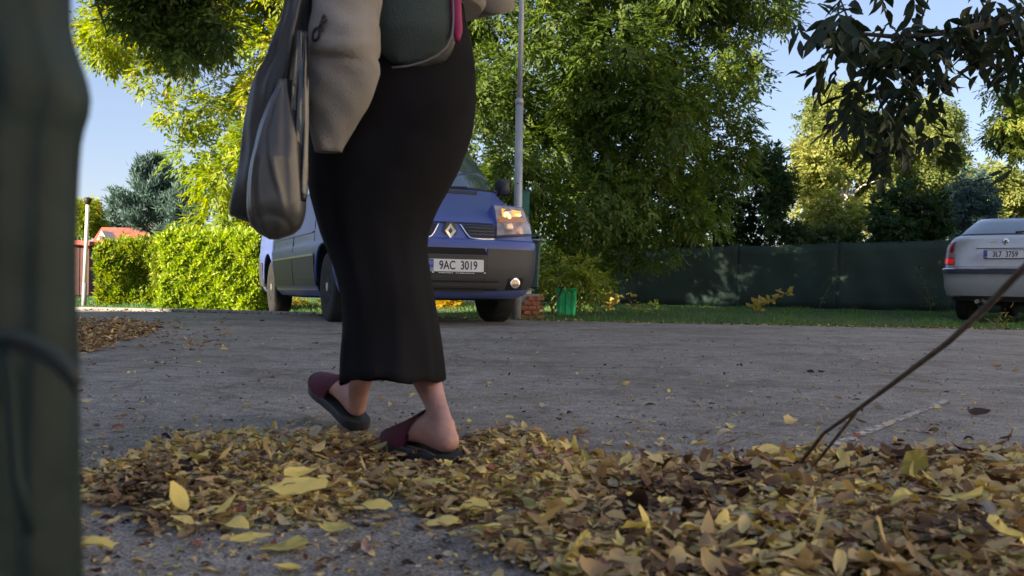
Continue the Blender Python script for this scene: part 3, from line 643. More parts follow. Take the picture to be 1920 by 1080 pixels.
# ------------------------------------------------------------------ plants at the fence foot
def plant(label, pts, Y, m, n, ll, lw, tint, sp=.05, group='plants at the foot of the fence', cat='plant', nobj=0):
    b0 = P(pts[0][0], pts[0][1], Y); root = thing('leafy_plant', (b0.x, Y, -.07), label, cat, group); P_ = []
    line = [P(a, b, Y) for a, b in pts]
    MB().tube([Vector((b0.x, Y, -.1))]+line, [.008]+[.006]*len(line), 5).build('stem', M['stem'], root)
    for i in range(n):
        k = random.randrange(len(line)-1); q = line[k].lerp(line[k+1], random.random()); P_.append(q+Vector((random.gauss(0, sp), random.gauss(0, sp), random.gauss(0, sp))))
    N = n; q = [np.array(P_), randdir(N)*np.array([1, .6, .6])+np.array([0, -.2, .3]), randdir(N)+np.array([0, -1.2, .8]), rng.uniform(.7, 1.2, N)*ll, rng.uniform(.7, 1.2, N)*lw, np.clip(rng.normal(tint, .2, N), 0, 1)]
    leaf_objects(root, m, *q, range(min(N, nobj)))
    if N > nobj:
        V, Fc, T = leaves(*[z[nobj:] for z in q[:5]], q[5][nobj:], fancy=True); np_mesh('leaves', V, Fc, m, root, T)
plant('pale yellow-orange leaf clump low against the fence right of centre', [(1412, 580), (1432, 568), (1455, 556), (1488, 545)], 17.5, LM['mustard'], 46, .13, .075, .5, .05, nobj=46)
plant('pale yellow broad-leaved clump behind the grass, right of the green bucket', [(1150, 580), (1145, 555), (1135, 535)], 16, LM['mustard'], 26, .12, .07, .25, .06, nobj=26)
plant('small pale yellow leaf tuft at the fence foot under the big tree', [(1195, 585), (1185, 570), (1178, 558)], 16, LM['mustard'], 16, .10, .05, .4, .04, nobj=16)
plant('whitish green tuft right of the small yellow tuft', [(1222, 585), (1224, 575), (1228, 568)], 15.5, LM['laurel'], 16, .10, .035, .9, .04, nobj=16)
plant('thin dark climber on the fence left of the middle post', [(1535, 580), (1545, 555), (1560, 530), (1572, 515)], 19.9, LM['shrub'], 40, .06, .04, .6, .05)
plant('thin dark climber on the fence halfway to the silver car', [(1745, 580), (1742, 560), (1735, 530), (1715, 500)], 19.4, LM['shrub'], 60, .06, .04, .7, .06)
# leafy young shoots hanging round the green bucket
tree('bush', 'young bush with bright leaves standing between wheel and green bucket', [(1000, 548), (1010, 500), (1050, 470), (1110, 480), (1150, 520), (1135, 560), (1100, 545), (1060, 528)], 34, (10, 20), 13.2, .5, LM['walnut'], 300, .14, 5, .085, .034, .98, gb(1037, 13.2), .022, cat='bush', gap=(2, -.9, 1), droop=.3, limbs=7, nobj=200)
tree('bush', 'sunlit low yellow bush visible beneath the blue van', [(520, 586), (520, 556), (640, 552), (760, 556), (880, 560), (880, 586)], 40, (8, 16), 16.0, .4, LM['yshrub'], 1300, .12, 5, .08, .04, .6, gb(640, 16), .02, cat='bush', gap=(1, -1.2, 1), droop=.1, limbs=5)

# ------------------------------------------------------------------ grass verge
def grass():
    N = 90000; x_ = rng.uniform(-9, 14, N); e = np.interp(x_, [a for a, b in ROADEDGE], [b for a, b in ROADEDGE])
    y_ = e+.03+rng.uniform(0, 1, N)**1.5*11.5; m_ = (abs(x_)/y_ < .62); x_, y_, e = x_[m_], y_[m_], e[m_]; N = len(x_)
    t = np.clip((y_-e)/.9, 0, 1); z_ = -.08-.0+(.075-.075*t*t*(3-2*t))
    cl = .75+.35*np.sin(x_*2.3+y_)+.25*np.sin(x_*5.9-y_*2)
    h = rng.uniform(.035, .085, N)*np.clip(cl, .45, 1.4)*(1+.5*(rng.uniform(0, 1, N) > .985)); h *= np.clip((y_-e)/.35, .35, 1)
    dr = unit(np.stack([rng.normal(0, .35, N), rng.normal(0, .35, N), np.ones(N)], 1)); Pn = np.stack([x_, y_, z_], 1)
    V, Fc, T = leaves(Pn, dr, randdir(N), h, rng.uniform(.004, .009, N)*(y_/10), np.clip(rng.normal(.42, .2, N)+(rng.uniform(0, 1, N) > .96)*.5, 0, 1))
    tag(np_mesh('grass', V, Fc, LM['grass'], tint=T), 'green grass verge beyond the asphalt', 'grass', kind='stuff')
grass()
plant('pale dry grass tuft at the asphalt edge in front of the silver car', [(1870, 612), (1872, 600), (1875, 592)], 10.3, LM['mustard'], 18, .09, .008, .2, .05, group=None, cat='grass tuft')

# ------------------------------------------------------------------ posts, bins, bricks
pb = P(968, 596, 11.0)
lp = thing('lamp_post', (pb.x, pb.y, -.06), 'tall grey steel lamp post standing behind the right headlight of the van', 'lamp post')
def pp(px, py): return P(px, py, 11.0)
MB().tube([(pb.x, pb.y, -.2), pp(970.5, 450), pp(974, 192)], [.052, .050, .043], 16).build('lower_tube', M['galv'], lp, smooth=True)
MB().tube([pp(974, 196), pp(974.1, 188), pp(974.2, 184)], [.049, .049, .036], 16).build('collar', M['galv'], lp, smooth=True)
MB().tube([pp(974.2, 186), pp(978, 20), pp(984, -420)], [.032, .030, .026], 14).build('upper_tube', M['galv'], lp, smooth=True)
mb = MB(); q = pp(984, -420); mb.tube([q, q+Vector((-.2, -.25, .1)), q+Vector((-.5, -.6, .12))], [.026, .024, .02], 8); mb.build('arm', M['galv'], lp, smooth=True)
MB().box(q+Vector((-.62, -.75, .1)), (.22, .5, .09), Matrix.Rotation(R(40), 3, 'Z')).build('lamp_head', M['galv'], lp)
MB().tube([pp(971, 345)+Vector((-.001, -.055, 0)), pp(971, 345)+Vector((-.001, -.062, 0))], .009, 8).build('bolt', M['blackmetal'], lp)
# second thin dark cable pipe at its side
# green box fixed to post
q = P(982, 386, 11.15)
gbx = thing('utility_box', q, 'green metal box fixed to the lamp post above the bin', 'box')
MB().box(q, (.13, .14, .33)).build('housing', M['binbox'], gbx)
MB().box(q+Vector((0, -.075, .0)), (.11, .012, .29)).build('door', M['binbox'], gbx)
MB().box(q+Vector((0, 0, .172)), (.15, .16, .014)).build('lid', M['bindark'], gbx)
MB().box(q+Vector((-.075, 0, 0)), (.02, .04, .2)).build('bracket', M['galv'], gbx)
q = P(986, 412, 11.0); MB().box(q, (.055, .03, .07)).build('tag_plate', M['clearlens'], gbx)
# dark green bin behind the van corner
q = P(996, 545, 11.1); ztop = P(996, 452, 11.1).z; zb = P(996, 541, 11.1).z
bn = thing('litter_bin', (q.x, 11.1, zb), 'dark green litter bin with arched lid showing behind the van corner', 'bin')
V = []; rings = []
for z, w in ((zb, .088), (zb+.02, .10), (zb+(ztop-zb)*.6, .112), (ztop, .125)):
    rings.append([Vector((q.x-.02+w*sx*(1 if abs(sy) < 2 else 1), 11.1+w*sy, z)) for sx, sy in ((-1, -.8), (-.8, -1), (.8, -1), (1, -.8), (1, .8), (.8, 1), (-.8, 1), (-1, .8))])
V, Fa = ringloft(rings); mk('body', V, Fa, M['bindark'], bn)
rings = []
for z, w in ((ztop, .15), (ztop+.012, .155), (ztop+.02, .14)):
    rings.append([Vector((q.x-.01+w*sx, 11.1+w*sy, z)) for sx, sy in ((-1, -.8), (-.8, -1), (.8, -1), (1, -.8), (1, .8), (.8, 1), (-.8, 1), (-1, .8))])
V, Fa = ringloft(rings); mk('rim', V, Fa, M['galv'], bn)
rings = []
for k in range(9):
    a_ = math.pi*k/8; rings.append([Vector((q.x-.01-.12*math.cos(a_), 11.1+s*.11, ztop+.018+.075*math.sin(a_))) for s in (-1, -.5, .5, 1)]+[Vector((q.x-.01-.105*math.cos(a_), 11.1+s*.11, ztop+.012+.06*math.sin(a_))) for s in (1, .5, -.5, -1)])
V, Fa = ringloft(rings); mk('hood', V, Fa, M['bindark'], bn, smooth=True, sharp=40)
MB().box((q.x, 11.12, ztop+.025), (.15, .12, .05)).build('opening', M['well'], bn)
MB().box((q.x-.13, 11.03, ztop-.12), (.10, .03, .05)).build('bracket', M['galv'], bn)
# brick stub
q = P(997, 580, 12.4); wall = thing('brick_pier', (q.x, 12.4, -.08), 'broken terracotta brick stub below the dark green bin', 'brick stub')
xw0 = P(976, 575, 12.4).x; zt0 = P(1000, 546, 12.4).z
MB().box((xw0+.13, 12.5, zt0*.4), (.24, .12, zt0*.95)).build('mortar_core', M['mortar'], wall)
nr_ = 6; bh = (zt0+.08)/nr_
bmx = None
for r_ in range(nr_):
    for k in range(3):
        xx = xw0+.045+k*.105+(.05 if r_ % 2 else 0)
        if xx > xw0+.30 or (r_ >= 3 and k < r_-3): continue
        v, f = boxv((xx, 12.46+random.uniform(-.006, .006), -.08+bh*(r_+.5)), (.095, .15, bh*.84), Matrix.Rotation(random.uniform(-.03, .03), 3, 'Y')); mk('brick', v, f, M['brick'], wall)
# bright green bucket
q = P(1061, 585, 13.8); zt0 = P(1061, 541, 13.8).z; zb = P(1061, 583, 13.8).z-.06
bk = thing('plastic_tub', (q.x, 13.8, zb), 'bright green plastic tub in the grass under the big tree', 'tub')
def rrect(cx, cy, w, dd, z): return [Vector((cx+w*sx, cy+dd*sy, z)) for sx, sy in ((-1, -.75), (-.8, -1), (.8, -1), (1, -.75), (1, .75), (.8, 1), (-.8, 1), (-1, .75))]
V, Fa = ringloft([rrect(q.x, 13.8, .125, .11, zb), rrect(q.x, 13.8, .15, .13, zt0), rrect(q.x, 13.8, .135, .115, zt0), rrect(q.x, 13.8, .115, .10, zb+.02)]); mk('body', V, Fa, M['bingreen'], bk)
V, Fa = ringloft([rrect(q.x, 13.8, .155, .135, zt0-.025), rrect(q.x, 13.8, .162, .142, zt0-.02), rrect(q.x, 13.8, .162, .142, zt0+.004), rrect(q.x, 13.8, .14, .12, zt0+.004)]); mk('rim', V, Fa, M['bingreen'], bk)
for s in (-.09, 0, .09): MB().box((q.x+s, 13.8-.128, (zb+zt0)/2), (.012, .02, (zt0-zb)*.8)).build('rib', M['bingreen'], bk)
# white post at left
a = P(157, 577, 14.2); b_ = P(164.5, 384, 14.2)
wp = thing('garden_post', (a.x, a.y, -.08), 'slim white post with black cap standing left of the hedges', 'post')
MB().tube([a-Vector((0, 0, .1)), a.lerp(b_, .24)], [.036, .034], 10).build('grey_base', M['galv'], wp, smooth=True)
MB().tube([a.lerp(b_, .24), b_], [.029, .027], 10).build('shaft', M['whitepaint'], wp, smooth=True)
MB().tube([b_, b_+Vector((0, 0, .03)), b_+Vector((.002, 0, .085)), b_+Vector((.002, 0, .09))], [.03, .045, .06, .058], 10).build('cap', M['blackmetal'], wp, smooth=True, sharp=40)
MB().tube([b_+Vector((.002, 0, .09)), b_+Vector((.002, 0, .11))], [.065, .02], 10).build('lid', M['blackmetal'], wp)

# ------------------------------------------------------------------ car hulls from stacked plan outlines
def hull_sample(tab, s, z, n=3.0, off=0.):
    """point on the end face: s in -1..1 across, z height; off pushes outwards"""
    yf, w, dd, yb = interp(tab, z); s_ = max(-.9999, min(.9999, s)); y = yf+dd*(1-(1-abs(s_)**n)**(1/n)); return Vector((s_*w, y-off, z))
def hull_outline(tab, z, n=3.0, NF=18, rb=.1):
    yf, w, dd, yb = interp(tab, z); pts = []
    for k in range(-NF, NF+1):
        a_ = k/NF*math.pi/2; s = math.copysign(abs(math.sin(a_))**(2/n), a_); c = math.cos(a_)**(2/n) if abs(k) < NF else 0.
        pts.append(Vector((s*w, yf+dd*(1-c), z)))
    for t in (.15, .3, .45, .6, .75, .9): pts.append(Vector((w, yf+dd+(yb-rb-yf-dd)*t, z)))
    pts += [Vector((w, yb-rb, z)), Vector((w-rb*.3, yb-rb*.3, z)), Vector((w-rb, yb, z)), Vector((0, yb, z)), Vector((-w+rb, yb, z)), Vector((-w+rb*.3, yb-rb*.3, z)), Vector((-w, yb-rb, z))]
    for t in (.9, .75, .6, .45, .3, .15): pts.append(Vector((-w, yf+dd+(yb-rb-yf-dd)*t, z)))
    return pts
def hull(name, tab, zs, mats, root, wheels, wr, n=3.0, wdepth=.32, width=.95):
    rings = [hull_outline(tab, z, n) for z in zs]; V, Fa = ringloft(rings)
    me = bpy.data.meshes.new(name); me.from_pydata([tuple(v) for v in V], [], Fa); me.update()
    bm = bmesh.new(); bm.from_mesh(me); bmesh.ops.recalc_face_normals(bm, faces=bm.faces); bm.to_mesh(me); bm.free()
    for m in mats: me.materials.append(m)
    o = bpy.data.objects.new(name, me); C.objects.link(o); cut = []
    for sx in (-1, 1):
        for wy, wz in wheels:
            v, f = lathev([(wr, -.5), (wr, .5)], 32, 'x', (sx*(width-wdepth+.5), wy, wz))
            cm = bpy.data.meshes.new('cut'); cm.from_pydata([tuple(x) for x in v], [], f); cm.update()
            bm = bmesh.new(); bm.from_mesh(cm); bmesh.ops.recalc_face_normals(bm, faces=bm.faces); bm.to_mesh(cm); bm.free()
            cm.materials.append(mats[-1]); co = bpy.data.objects.new('cut', cm); C.objects.link(co); cut.append(co)
            md = o.modifiers.new('b', 'BOOLEAN'); md.object = co; md.operation = 'DIFFERENCE'; md.solver = 'EXACT'; md.material_mode = 'TRANSFER'
    dg = bpy.context.evaluated_depsgraph_get(); dg.update(); nm = bpy.data.meshes.new_from_object(o.evaluated_get(dg)); o.modifiers.clear(); o.data = nm
    for c in cut: bpy.data.objects.remove(c)
    nm.polygons.foreach_set('use_smooth', [True]*len(nm.polygons)); nm.set_sharp_from_angle(angle=R(32)); o.parent = root; return o
def patch(name, tab, quad, m, root, off=.004, th=.012, nu=10, nv=4, n=3.0, side=0, fn=None, **kw):
    """a raised plate following the end face between four (s,z) corners, lower-left first, with real thickness"""
    (a, b, c, d_) = quad; V = []
    for layer in (off, off-th):
        for j in range(nv+1):
            for i in range(nu+1):
                u, v = i/nu, j/nv; s = (a[0]*(1-u)+b[0]*u)*(1-v)+(d_[0]*(1-u)+c[0]*u)*v; z = (a[1]*(1-u)+b[1]*u)*(1-v)+(d_[1]*(1-u)+c[1]*u)*v
                p0 = hull_sample(tab, s, z, n); e = .01
                tx = hull_sample(tab, s+e, z, n)-hull_sample(tab, s-e, z, n); tz = hull_sample(tab, s, z+e, n)-hull_sample(tab, s, z-e, n)
                nn = tx.cross(tz).normalized(); 
                if nn.y > 0 and abs(nn.y) > .02: nn = -nn
                if abs(s) > .7 and nn.x*s < 0: nn = -nn
                V.append(p0+nn*layer)
    W = nu+1; K = W*(nv+1); Fa = []
    for j in range(nv):
        for i in range(nu): q = j*W+i; Fa += [(q, q+1, q+1+W, q+W), (K+q, K+q+W, K+q+1+W, K+q+1)]
    for i in range(nu): Fa += [(i, K+i, K+i+1, i+1), (nv*W+i, nv*W+i+1, K+nv*W+i+1, K+nv*W+i)]
    for j in range(nv): q = j*W; Fa += [(q, q+W, K+q+W, K+q), (q+nu, K+q+nu, K+q+W+nu, q+W+nu)]
    return mk(name, V, Fa, m, root, local=True, smooth=True, sharp=40, **kw)
def sidebox(name, tab, sx, y0, y1, z0, z1, m, root, off=.004, th=.01, n=1, slant=(0, 0)):
    """plate lying on the car's flank"""
    V = []; nv = 4
    for layer in (off, off-th):
        for j in range(nv+1):
            v = j/nv; z = z0+(z1-z0)*v; w = interp(tab, z)[1]
            V += [Vector((sx*(w+layer), y0+slant[0]*v, z)), Vector((sx*(w+layer), y1+slant[1]*v, z))]
    K = 2*(nv+1); Fa = []
    for j in range(nv): q = 2*j; Fa += [(q, q+1, q+3, q+2), (K+q, K+q+2, K+q+3, K+q+1), (q, q+2, K+q+2, K+q), (q+1, K+q+1, K+q+3, q+3)]
    Fa += [(0, K, K+1, 1), (2*nv, 2*nv+1, K+2*nv+1, K+2*nv)]
    return mk(name, V, Fa, m, root, local=True)
def wheel(root, sx, x, y, z, r, w, hub=.36):
    t, f = lathev([(r*.62, -w/2), (r*.8, -w/2-.004), (r*.95, -w/2+.006), (r, -w/2+.03), (r, w/2-.03), (r*.95, w/2-.006), (r*.8, w/2+.004), (r*.62, w/2)], 36, 'x', (x, y, z))
    o = mk('wheel', t, f, M['rubber'], root, local=True, smooth=True, sharp=50)
    f0 = x+sx*(w/2-.02); v, f = lathev([(r*.63, 0), (r*.62, sx*.016), (r*.5, sx*.004), (r*.2, sx*.018), (r*.05, sx*.022)], 30, 'x', (f0, y, z))
    h = mk('rim', v, f, M['rim'], o, local=True, smooth=True, sharp=40)
    for k in range(9):
        a_ = 2*math.pi*k/9; c = Vector((f0+sx*.017, y+math.cos(a_)*r*.42, z+math.sin(a_)*r*.42))
        v, f = boxv(c, (.012, r*.12, r*.16), Matrix.Rotation(a_-math.pi/2, 3, 'X')); mk('vent', v, f, M['well'], h, local=True)
    return o
def textmesh(name, s, size, m, root, mt, sx=1., depth=.001, bold=0.0):
    cu = bpy.data.curves.new(name, 'FONT'); cu.body = s; cu.size = size; cu.align_x = 'CENTER'; cu.align_y = 'CENTER'; cu.extrude = depth; cu.offset = bold
    o = bpy.data.objects.new(name, cu); C.objects.link(o); dg = bpy.context.evaluated_depsgraph_get(); me = bpy.data.meshes.new_from_object(o.evaluated_get(dg))
    bpy.data.objects.remove(o); me.materials.clear(); me.materials.append(m)
    o = bpy.data.objects.new(name, me); C.objects.link(o); o.parent = root; o.matrix_local = mt @ Matrix.Diagonal((sx, 1, 1, 1)); return o
def plate(root, c, text, w=.52, h=.11, ndash=0):
    """number plate facing -Y: rounded plate, blue strip, characters"""
    def rr(w_, h_, r_, y):
        pts = []
        for cx, cz, a0 in ((w_/2-r_, h_/2-r_, 0), (-w_/2+r_, h_/2-r_, 90), (-w_/2+r_, -h_/2+r_, 180), (w_/2-r_, -h_/2+r_, 270)):
            for k in range(4): a_ = R(a0+30*k); pts.append(Vector((c[0]+cx+r_*math.cos(a_), c[1]+y, c[2]+cz+r_*math.sin(a_))))
        return pts
    v, f = ringloft([rr(w+.016, h+.016, .012, .012), rr(w+.016, h+.016, .012, .0)]); hd = mk('plate_holder', v, f, M['ink'], root, local=True)
    v, f = ringloft([rr(w, h, .01, -.0005), rr(w, h, .01, -.004)]); o = mk('number_plate', v, f, M['plate'], root, local=True)
    v, f = boxv((c[0]-w/2+.024, c[1]-.0052, c[2]), (.042, .003, h-.008)); mk('blue_strip', v, f, M['plateblue'], o, local=True)
    mt = Matrix.Translation((c[0]+.018, c[1]-.0055, c[2]-.002)) @ Matrix.Rotation(R(90), 4, 'X')
    textmesh('registration', text, .108, M['ink'], o, mt, .76, .0008, .0016)
    textmesh('country_code', 'CZ', .022, M['white'], o, Matrix.Translation((c[0]-w/2+.024, c[1]-.0072, c[2]-.035)) @ Matrix.Rotation(R(90), 4, 'X'), 1, .0005)
    for k in range(12):
        a_ = 2*math.pi*k/12; v, f = boxv((c[0]-w/2+.024+.012*math.cos(a_), c[1]-.0072, c[2]+.022+.012*math.sin(a_)), (.003, .001, .003)); mk('star', v, f, M['amber'] if 0 else M['white'], o, local=True)
    return o

# ------------------------------------------------------------------ the blue van
PHI = R(23.5); VY = 8.55; VX = (847-960)/F*VY
van = thing('van', (VX, VY, 0.045), 'blue van with number plate 9AC 3019 and lit orange indicator, parked facing the road', 'van', rot=(R(-.75), 0, PHI))
#      z     yf    w     d     yb
VT = [(.20, .16, .84, .50, 4.60), (.25, .07, .89, .46, 4.70), (.32, .03, .92, .44, 4.76), (.45, .0, .935, .42, 4.78), (.60, .0, .945, .41, 4.78), (.655, .0, .95, .41, 4.78),
      (.70, -.005, .95, .41, 4.78), (.725, .01, .945, .40, 4.78), (.745, .05, .94, .40, 4.78), (.86, .085, .935, .42, 4.78), (.89, .10, .93, .43, 4.78), (.93, .15, .928, .44, 4.78), (1.0, .28, .922, .46, 4.78), (1.08, .46, .915, .48, 4.78),
      (1.16, .66, .912, .46, 4.78), (1.23, .84, .91, .42, 4.78), (1.27, .91, .905, .38, 4.77), (1.45, 1.12, .88, .37, 4.76), (1.67, 1.40, .84, .36, 4.74), (1.82, 1.60, .80, .36, 4.72), (1.89, 1.80, .73, .40, 4.70), (1.94, 2.05, .68, .35, 4.66), (1.965, 2.4, .58, .30, 4.58), (1.975, 2.8, .4, .2, 4.4)]
HT = [(.75, .03, .935, .44, 4), (.90, .09, .935, .43, 4), (1.0, .16, .93, .42, 4), (1.10, .24, .92, .40, 4)]
zsV = sorted(set([round(t[0], 4) for t in VT]+[.28, .38, .52, .77, .80, .83, .90, .95, 1.04, 1.12, 1.20, 1.32, 1.38, 1.52, 1.58, 1.74]))
WV = [(.93, .295), (4.03, .295)]
hull('body', VT, zsV, [M['blue'], M['well']], van, WV, .41, width=.95)
pv = lambda *a, **k: patch(a[0], VT, a[1], a[2], van, **k)
# windscreen in its dark seal
pv('windscreen_seal', [(-.95, 1.28), (.95, 1.28), (.95, 1.86), (-.95, 1.86)], M['darkgloss'], off=.004, nu=34, nv=10)
pv('windscreen', [(-.92, 1.30), (.92, 1.30), (.905, 1.83), (-.905, 1.83)], M['glass'], off=.008, nu=34, nv=10)
pv('cowl', [(-.62, 1.225), (.62, 1.225), (.66, 1.262), (-.66, 1.262)], M['blackplastic'], off=.008, nu=18)
for s in (-.3, .2):
    a, b_ = hull_sample(VT, s-.28, 1.285, off=.02), hull_sample(VT, s+.35, 1.31, off=.02)
    MB().tube([a, a.lerp(b_, .5), b_], .009, 6).build('wiper', M['blackplastic'], van, local=True)
# bonnet shut line
pv('bonnet_edge', [(-.47, .874), (.47, .874), (.47, .889), (-.47, .889)], M['darkgloss'], off=.003, nu=20, nv=1)
for sg in (-1, 1):
    S = lambda x: x*sg
    def Q(l): 
        l = [(S(a), b) for a, b in l]; return l if sg > 0 else [l[1], l[0], l[3], l[2]]
    g = pv('grille', Q([(.17, .755), (.485, .755), (.485, .868), (.115, .868)]), M['darkgloss'], off=.004, nu=10)
    for k in range(3): patch('slat', VT, Q([(.20-.02*k, .772+.03*k), (.475, .772+.03*k), (.475, .784+.03*k), (.195-.02*k, .784+.03*k)]), M['bumper'], g, off=.012, th=.01, nu=8, nv=1)
    ch = [(.485, .748), (.40, .742), (.30, .740), (.23, .742), (.195, .752), (.165, .785), (.14, .825), (.118, .858), (.105, .868)]
    MB().tube([hull_sample(VT, S(a), b, off=.010) for a, b in ch], .0085, 8).build('chrome_trim', M['chrome'], van, local=True, smooth=True)
    hl = patch('headlight_housing', HT, Q([(.475, .755), (.935, .80), (.965, 1.075), (.520, 1.085)]), M['blue'], van, off=.0, th=.26, nu=14, nv=8)
    patch('headlight', HT, Q([(.482, .775), (.945, .82), (.962, 1.055), (.530, 1.062)]), M['lens'], hl, off=.010, th=.012, nu=14, nv=8)
    patch('headlight_rim', HT, Q([(.475, .757), (.94, .802), (.945, .816), (.482, .771)]), M['darkgloss'], hl, off=.012, th=.012, nu=12, nv=1)
    for (s_, z_, r_) in ((.62, .86, .052), (.66, .985, .055)):
        p = hull_sample(HT, S(s_), z_); v, f = lathev([(r_, -.012), (r_*1.0, -.018), (r_*.7, -.024), (r_*.2, -.026)], 18, 'y', p); mk('reflector', v, f, M['lens'], hl, local=True, smooth=True, sharp=40)
    if sg > 0:
        patch('indicator', HT, Q([(.58, .955), (.80, .965), (.84, 1.02), (.60, 1.03)]), M['amber'], hl, off=.018, th=.006, nu=8, nv=3)
        for s_, z_, ww, hh, tl_ in ((.655, .985, .048, .026, .2), (.665, .955, .020, .036, 0), (.78, .985, .050, .013, -.1), (.62, .97, .02, .014, 0)):
            p = hull_sample(HT, s_, z_, off=.0); v, f = lathev([(1, .0), (.86, -.5), (.4, -.9), (.1, -1)], 16, 'y'); nrm = Matrix.Rotation(tl_+.0, 3, 'Y')
            v = [p+Vector((0, -.014, 0))+nrm @ Vector((q_.x*ww, q_.y*.014+(q_.x*ww*.35), q_.z*hh)) for q_ in v]; mk('bulb_glow', v, f, M['amberhot'], hl, local=True, smooth=True)
        patch('amber_reflector', HT, Q([(.52, .90), (.86, .915), (.87, .95), (.53, .95)]), M['amberlens'], hl, off=.016, th=.006, nu=8, nv=2)
    pv('bumper_moulding', Q([(.36, .27), (.985, .30), (.985, .655), (.36, .655)]), M['blackplastic'], off=.012, th=.02, nu=16, nv=6)
    pv('lower_valance', Q([(.0, .215), (.97, .235), (.98, .285), (.0, .262)]), M['blue'], off=.006, nu=12, nv=2)
    fl = pv('fog_lamp_recess', Q([(.60, .29), (.78, .295), (.79, .40), (.60, .39)]), M['darkgloss'], off=.016, nu=4)
    p = hull_sample(VT, S(.69), .345, off=.018); v, f = lathev([(.048, .01), (.048, -.014), (.040, -.016)], 20, 'y', p); mk('fog_lamp', v, f, M['chrome'], fl, local=True, smooth=True, sharp=40)
    v, f = lathev([(.040, .0), (.038, -.018), (.01, -.022)], 20, 'y', p); mk('fog_lamp_lens', v, f, M['lens'], fl, local=True, smooth=True, sharp=40)
pv('centre_bumper', [(-.36, .262), (.36, .262), (.36, .59), (-.36, .59)], M['blackplastic'], off=.010, th=.02, nu=10)
pv('upper_air_slot', [(-.36, .592), (.36, .592), (.33, .655), (-.33, .655)], M['well'], off=.004, nu=10)
pv('bumper_lip', [(-.36, .582), (.36, .582), (.36, .594), (-.36, .594)], M['blackplastic'], off=.022, nu=10, nv=1)
for k in range(4): pv('air_slat', [(-.34, .285+.033*k), (.5, .285+.033*k), (.5, .299+.033*k), (-.34, .299+.033*k)], M['well'] if k % 2 == 0 else M['blackplastic'], off=.016, nu=10, nv=1)
plate(van, (.035, -.022, .495), '9AC  3019')
for k in range(17):
    if k in (7,): continue
    v, f = boxv((.035-.16+.02*k, -.0275, .428), (.015 if k % 3 else .010, .002, .006)); mk('plate_frame_mark', v, f, M['white'], van, local=True)
for sx_ in (-.22, .27): v, f = boxv((.035+sx_, -.027, .432), (.014, .003, .008)); mk('plate_clip', v, f, M['white'], van, local=True)
# rhombus badge on dark hexagon
bc = hull_sample(VT, 0, .805)
def poly3(pts, y0, y1): return ringloft([[Vector((bc.x+x, bc.y+y0, bc.z+z)) for x, z in pts], [Vector((bc.x+x, bc.y+y1, bc.z+z)) for x, z in pts]])
v, f = poly3([(-.072, .0), (-.035, .078), (.035, .078), (.072, 0), (.035, -.078), (-.035, -.078)], .02, -.012); bd = mk('badge_base', v, f, M['darkgloss'], van, local=True)
o_ = [(0, .068), (.052, .0), (0, -.068), (-.052, 0)]; i_ = [(0, .030), (.022, .0), (0, -.030), (-.022, 0)]
V = []; 
for y_ in (-.012, -.026): V += [Vector((bc.x+x, bc.y+y_, bc.z+z)) for x, z in o_]+[Vector((bc.x+x, bc.y+y_+(.006 if y_ < -.02 else 0), bc.z+z)) for x, z in i_]
Fa = []
for k in range(4):
    a_, b_ = k, (k+1) % 4; Fa += [(8+a_, 8+b_, 12+b_, 12+a_), (a_, b_, 8+b_, 8+a_), (4+a_, 12+a_, 12+b_, 4+b_), (a_, 4+a_, 4+b_, b_)]
mk('rhombus', V, Fa, M['badge'], bd, local=True)
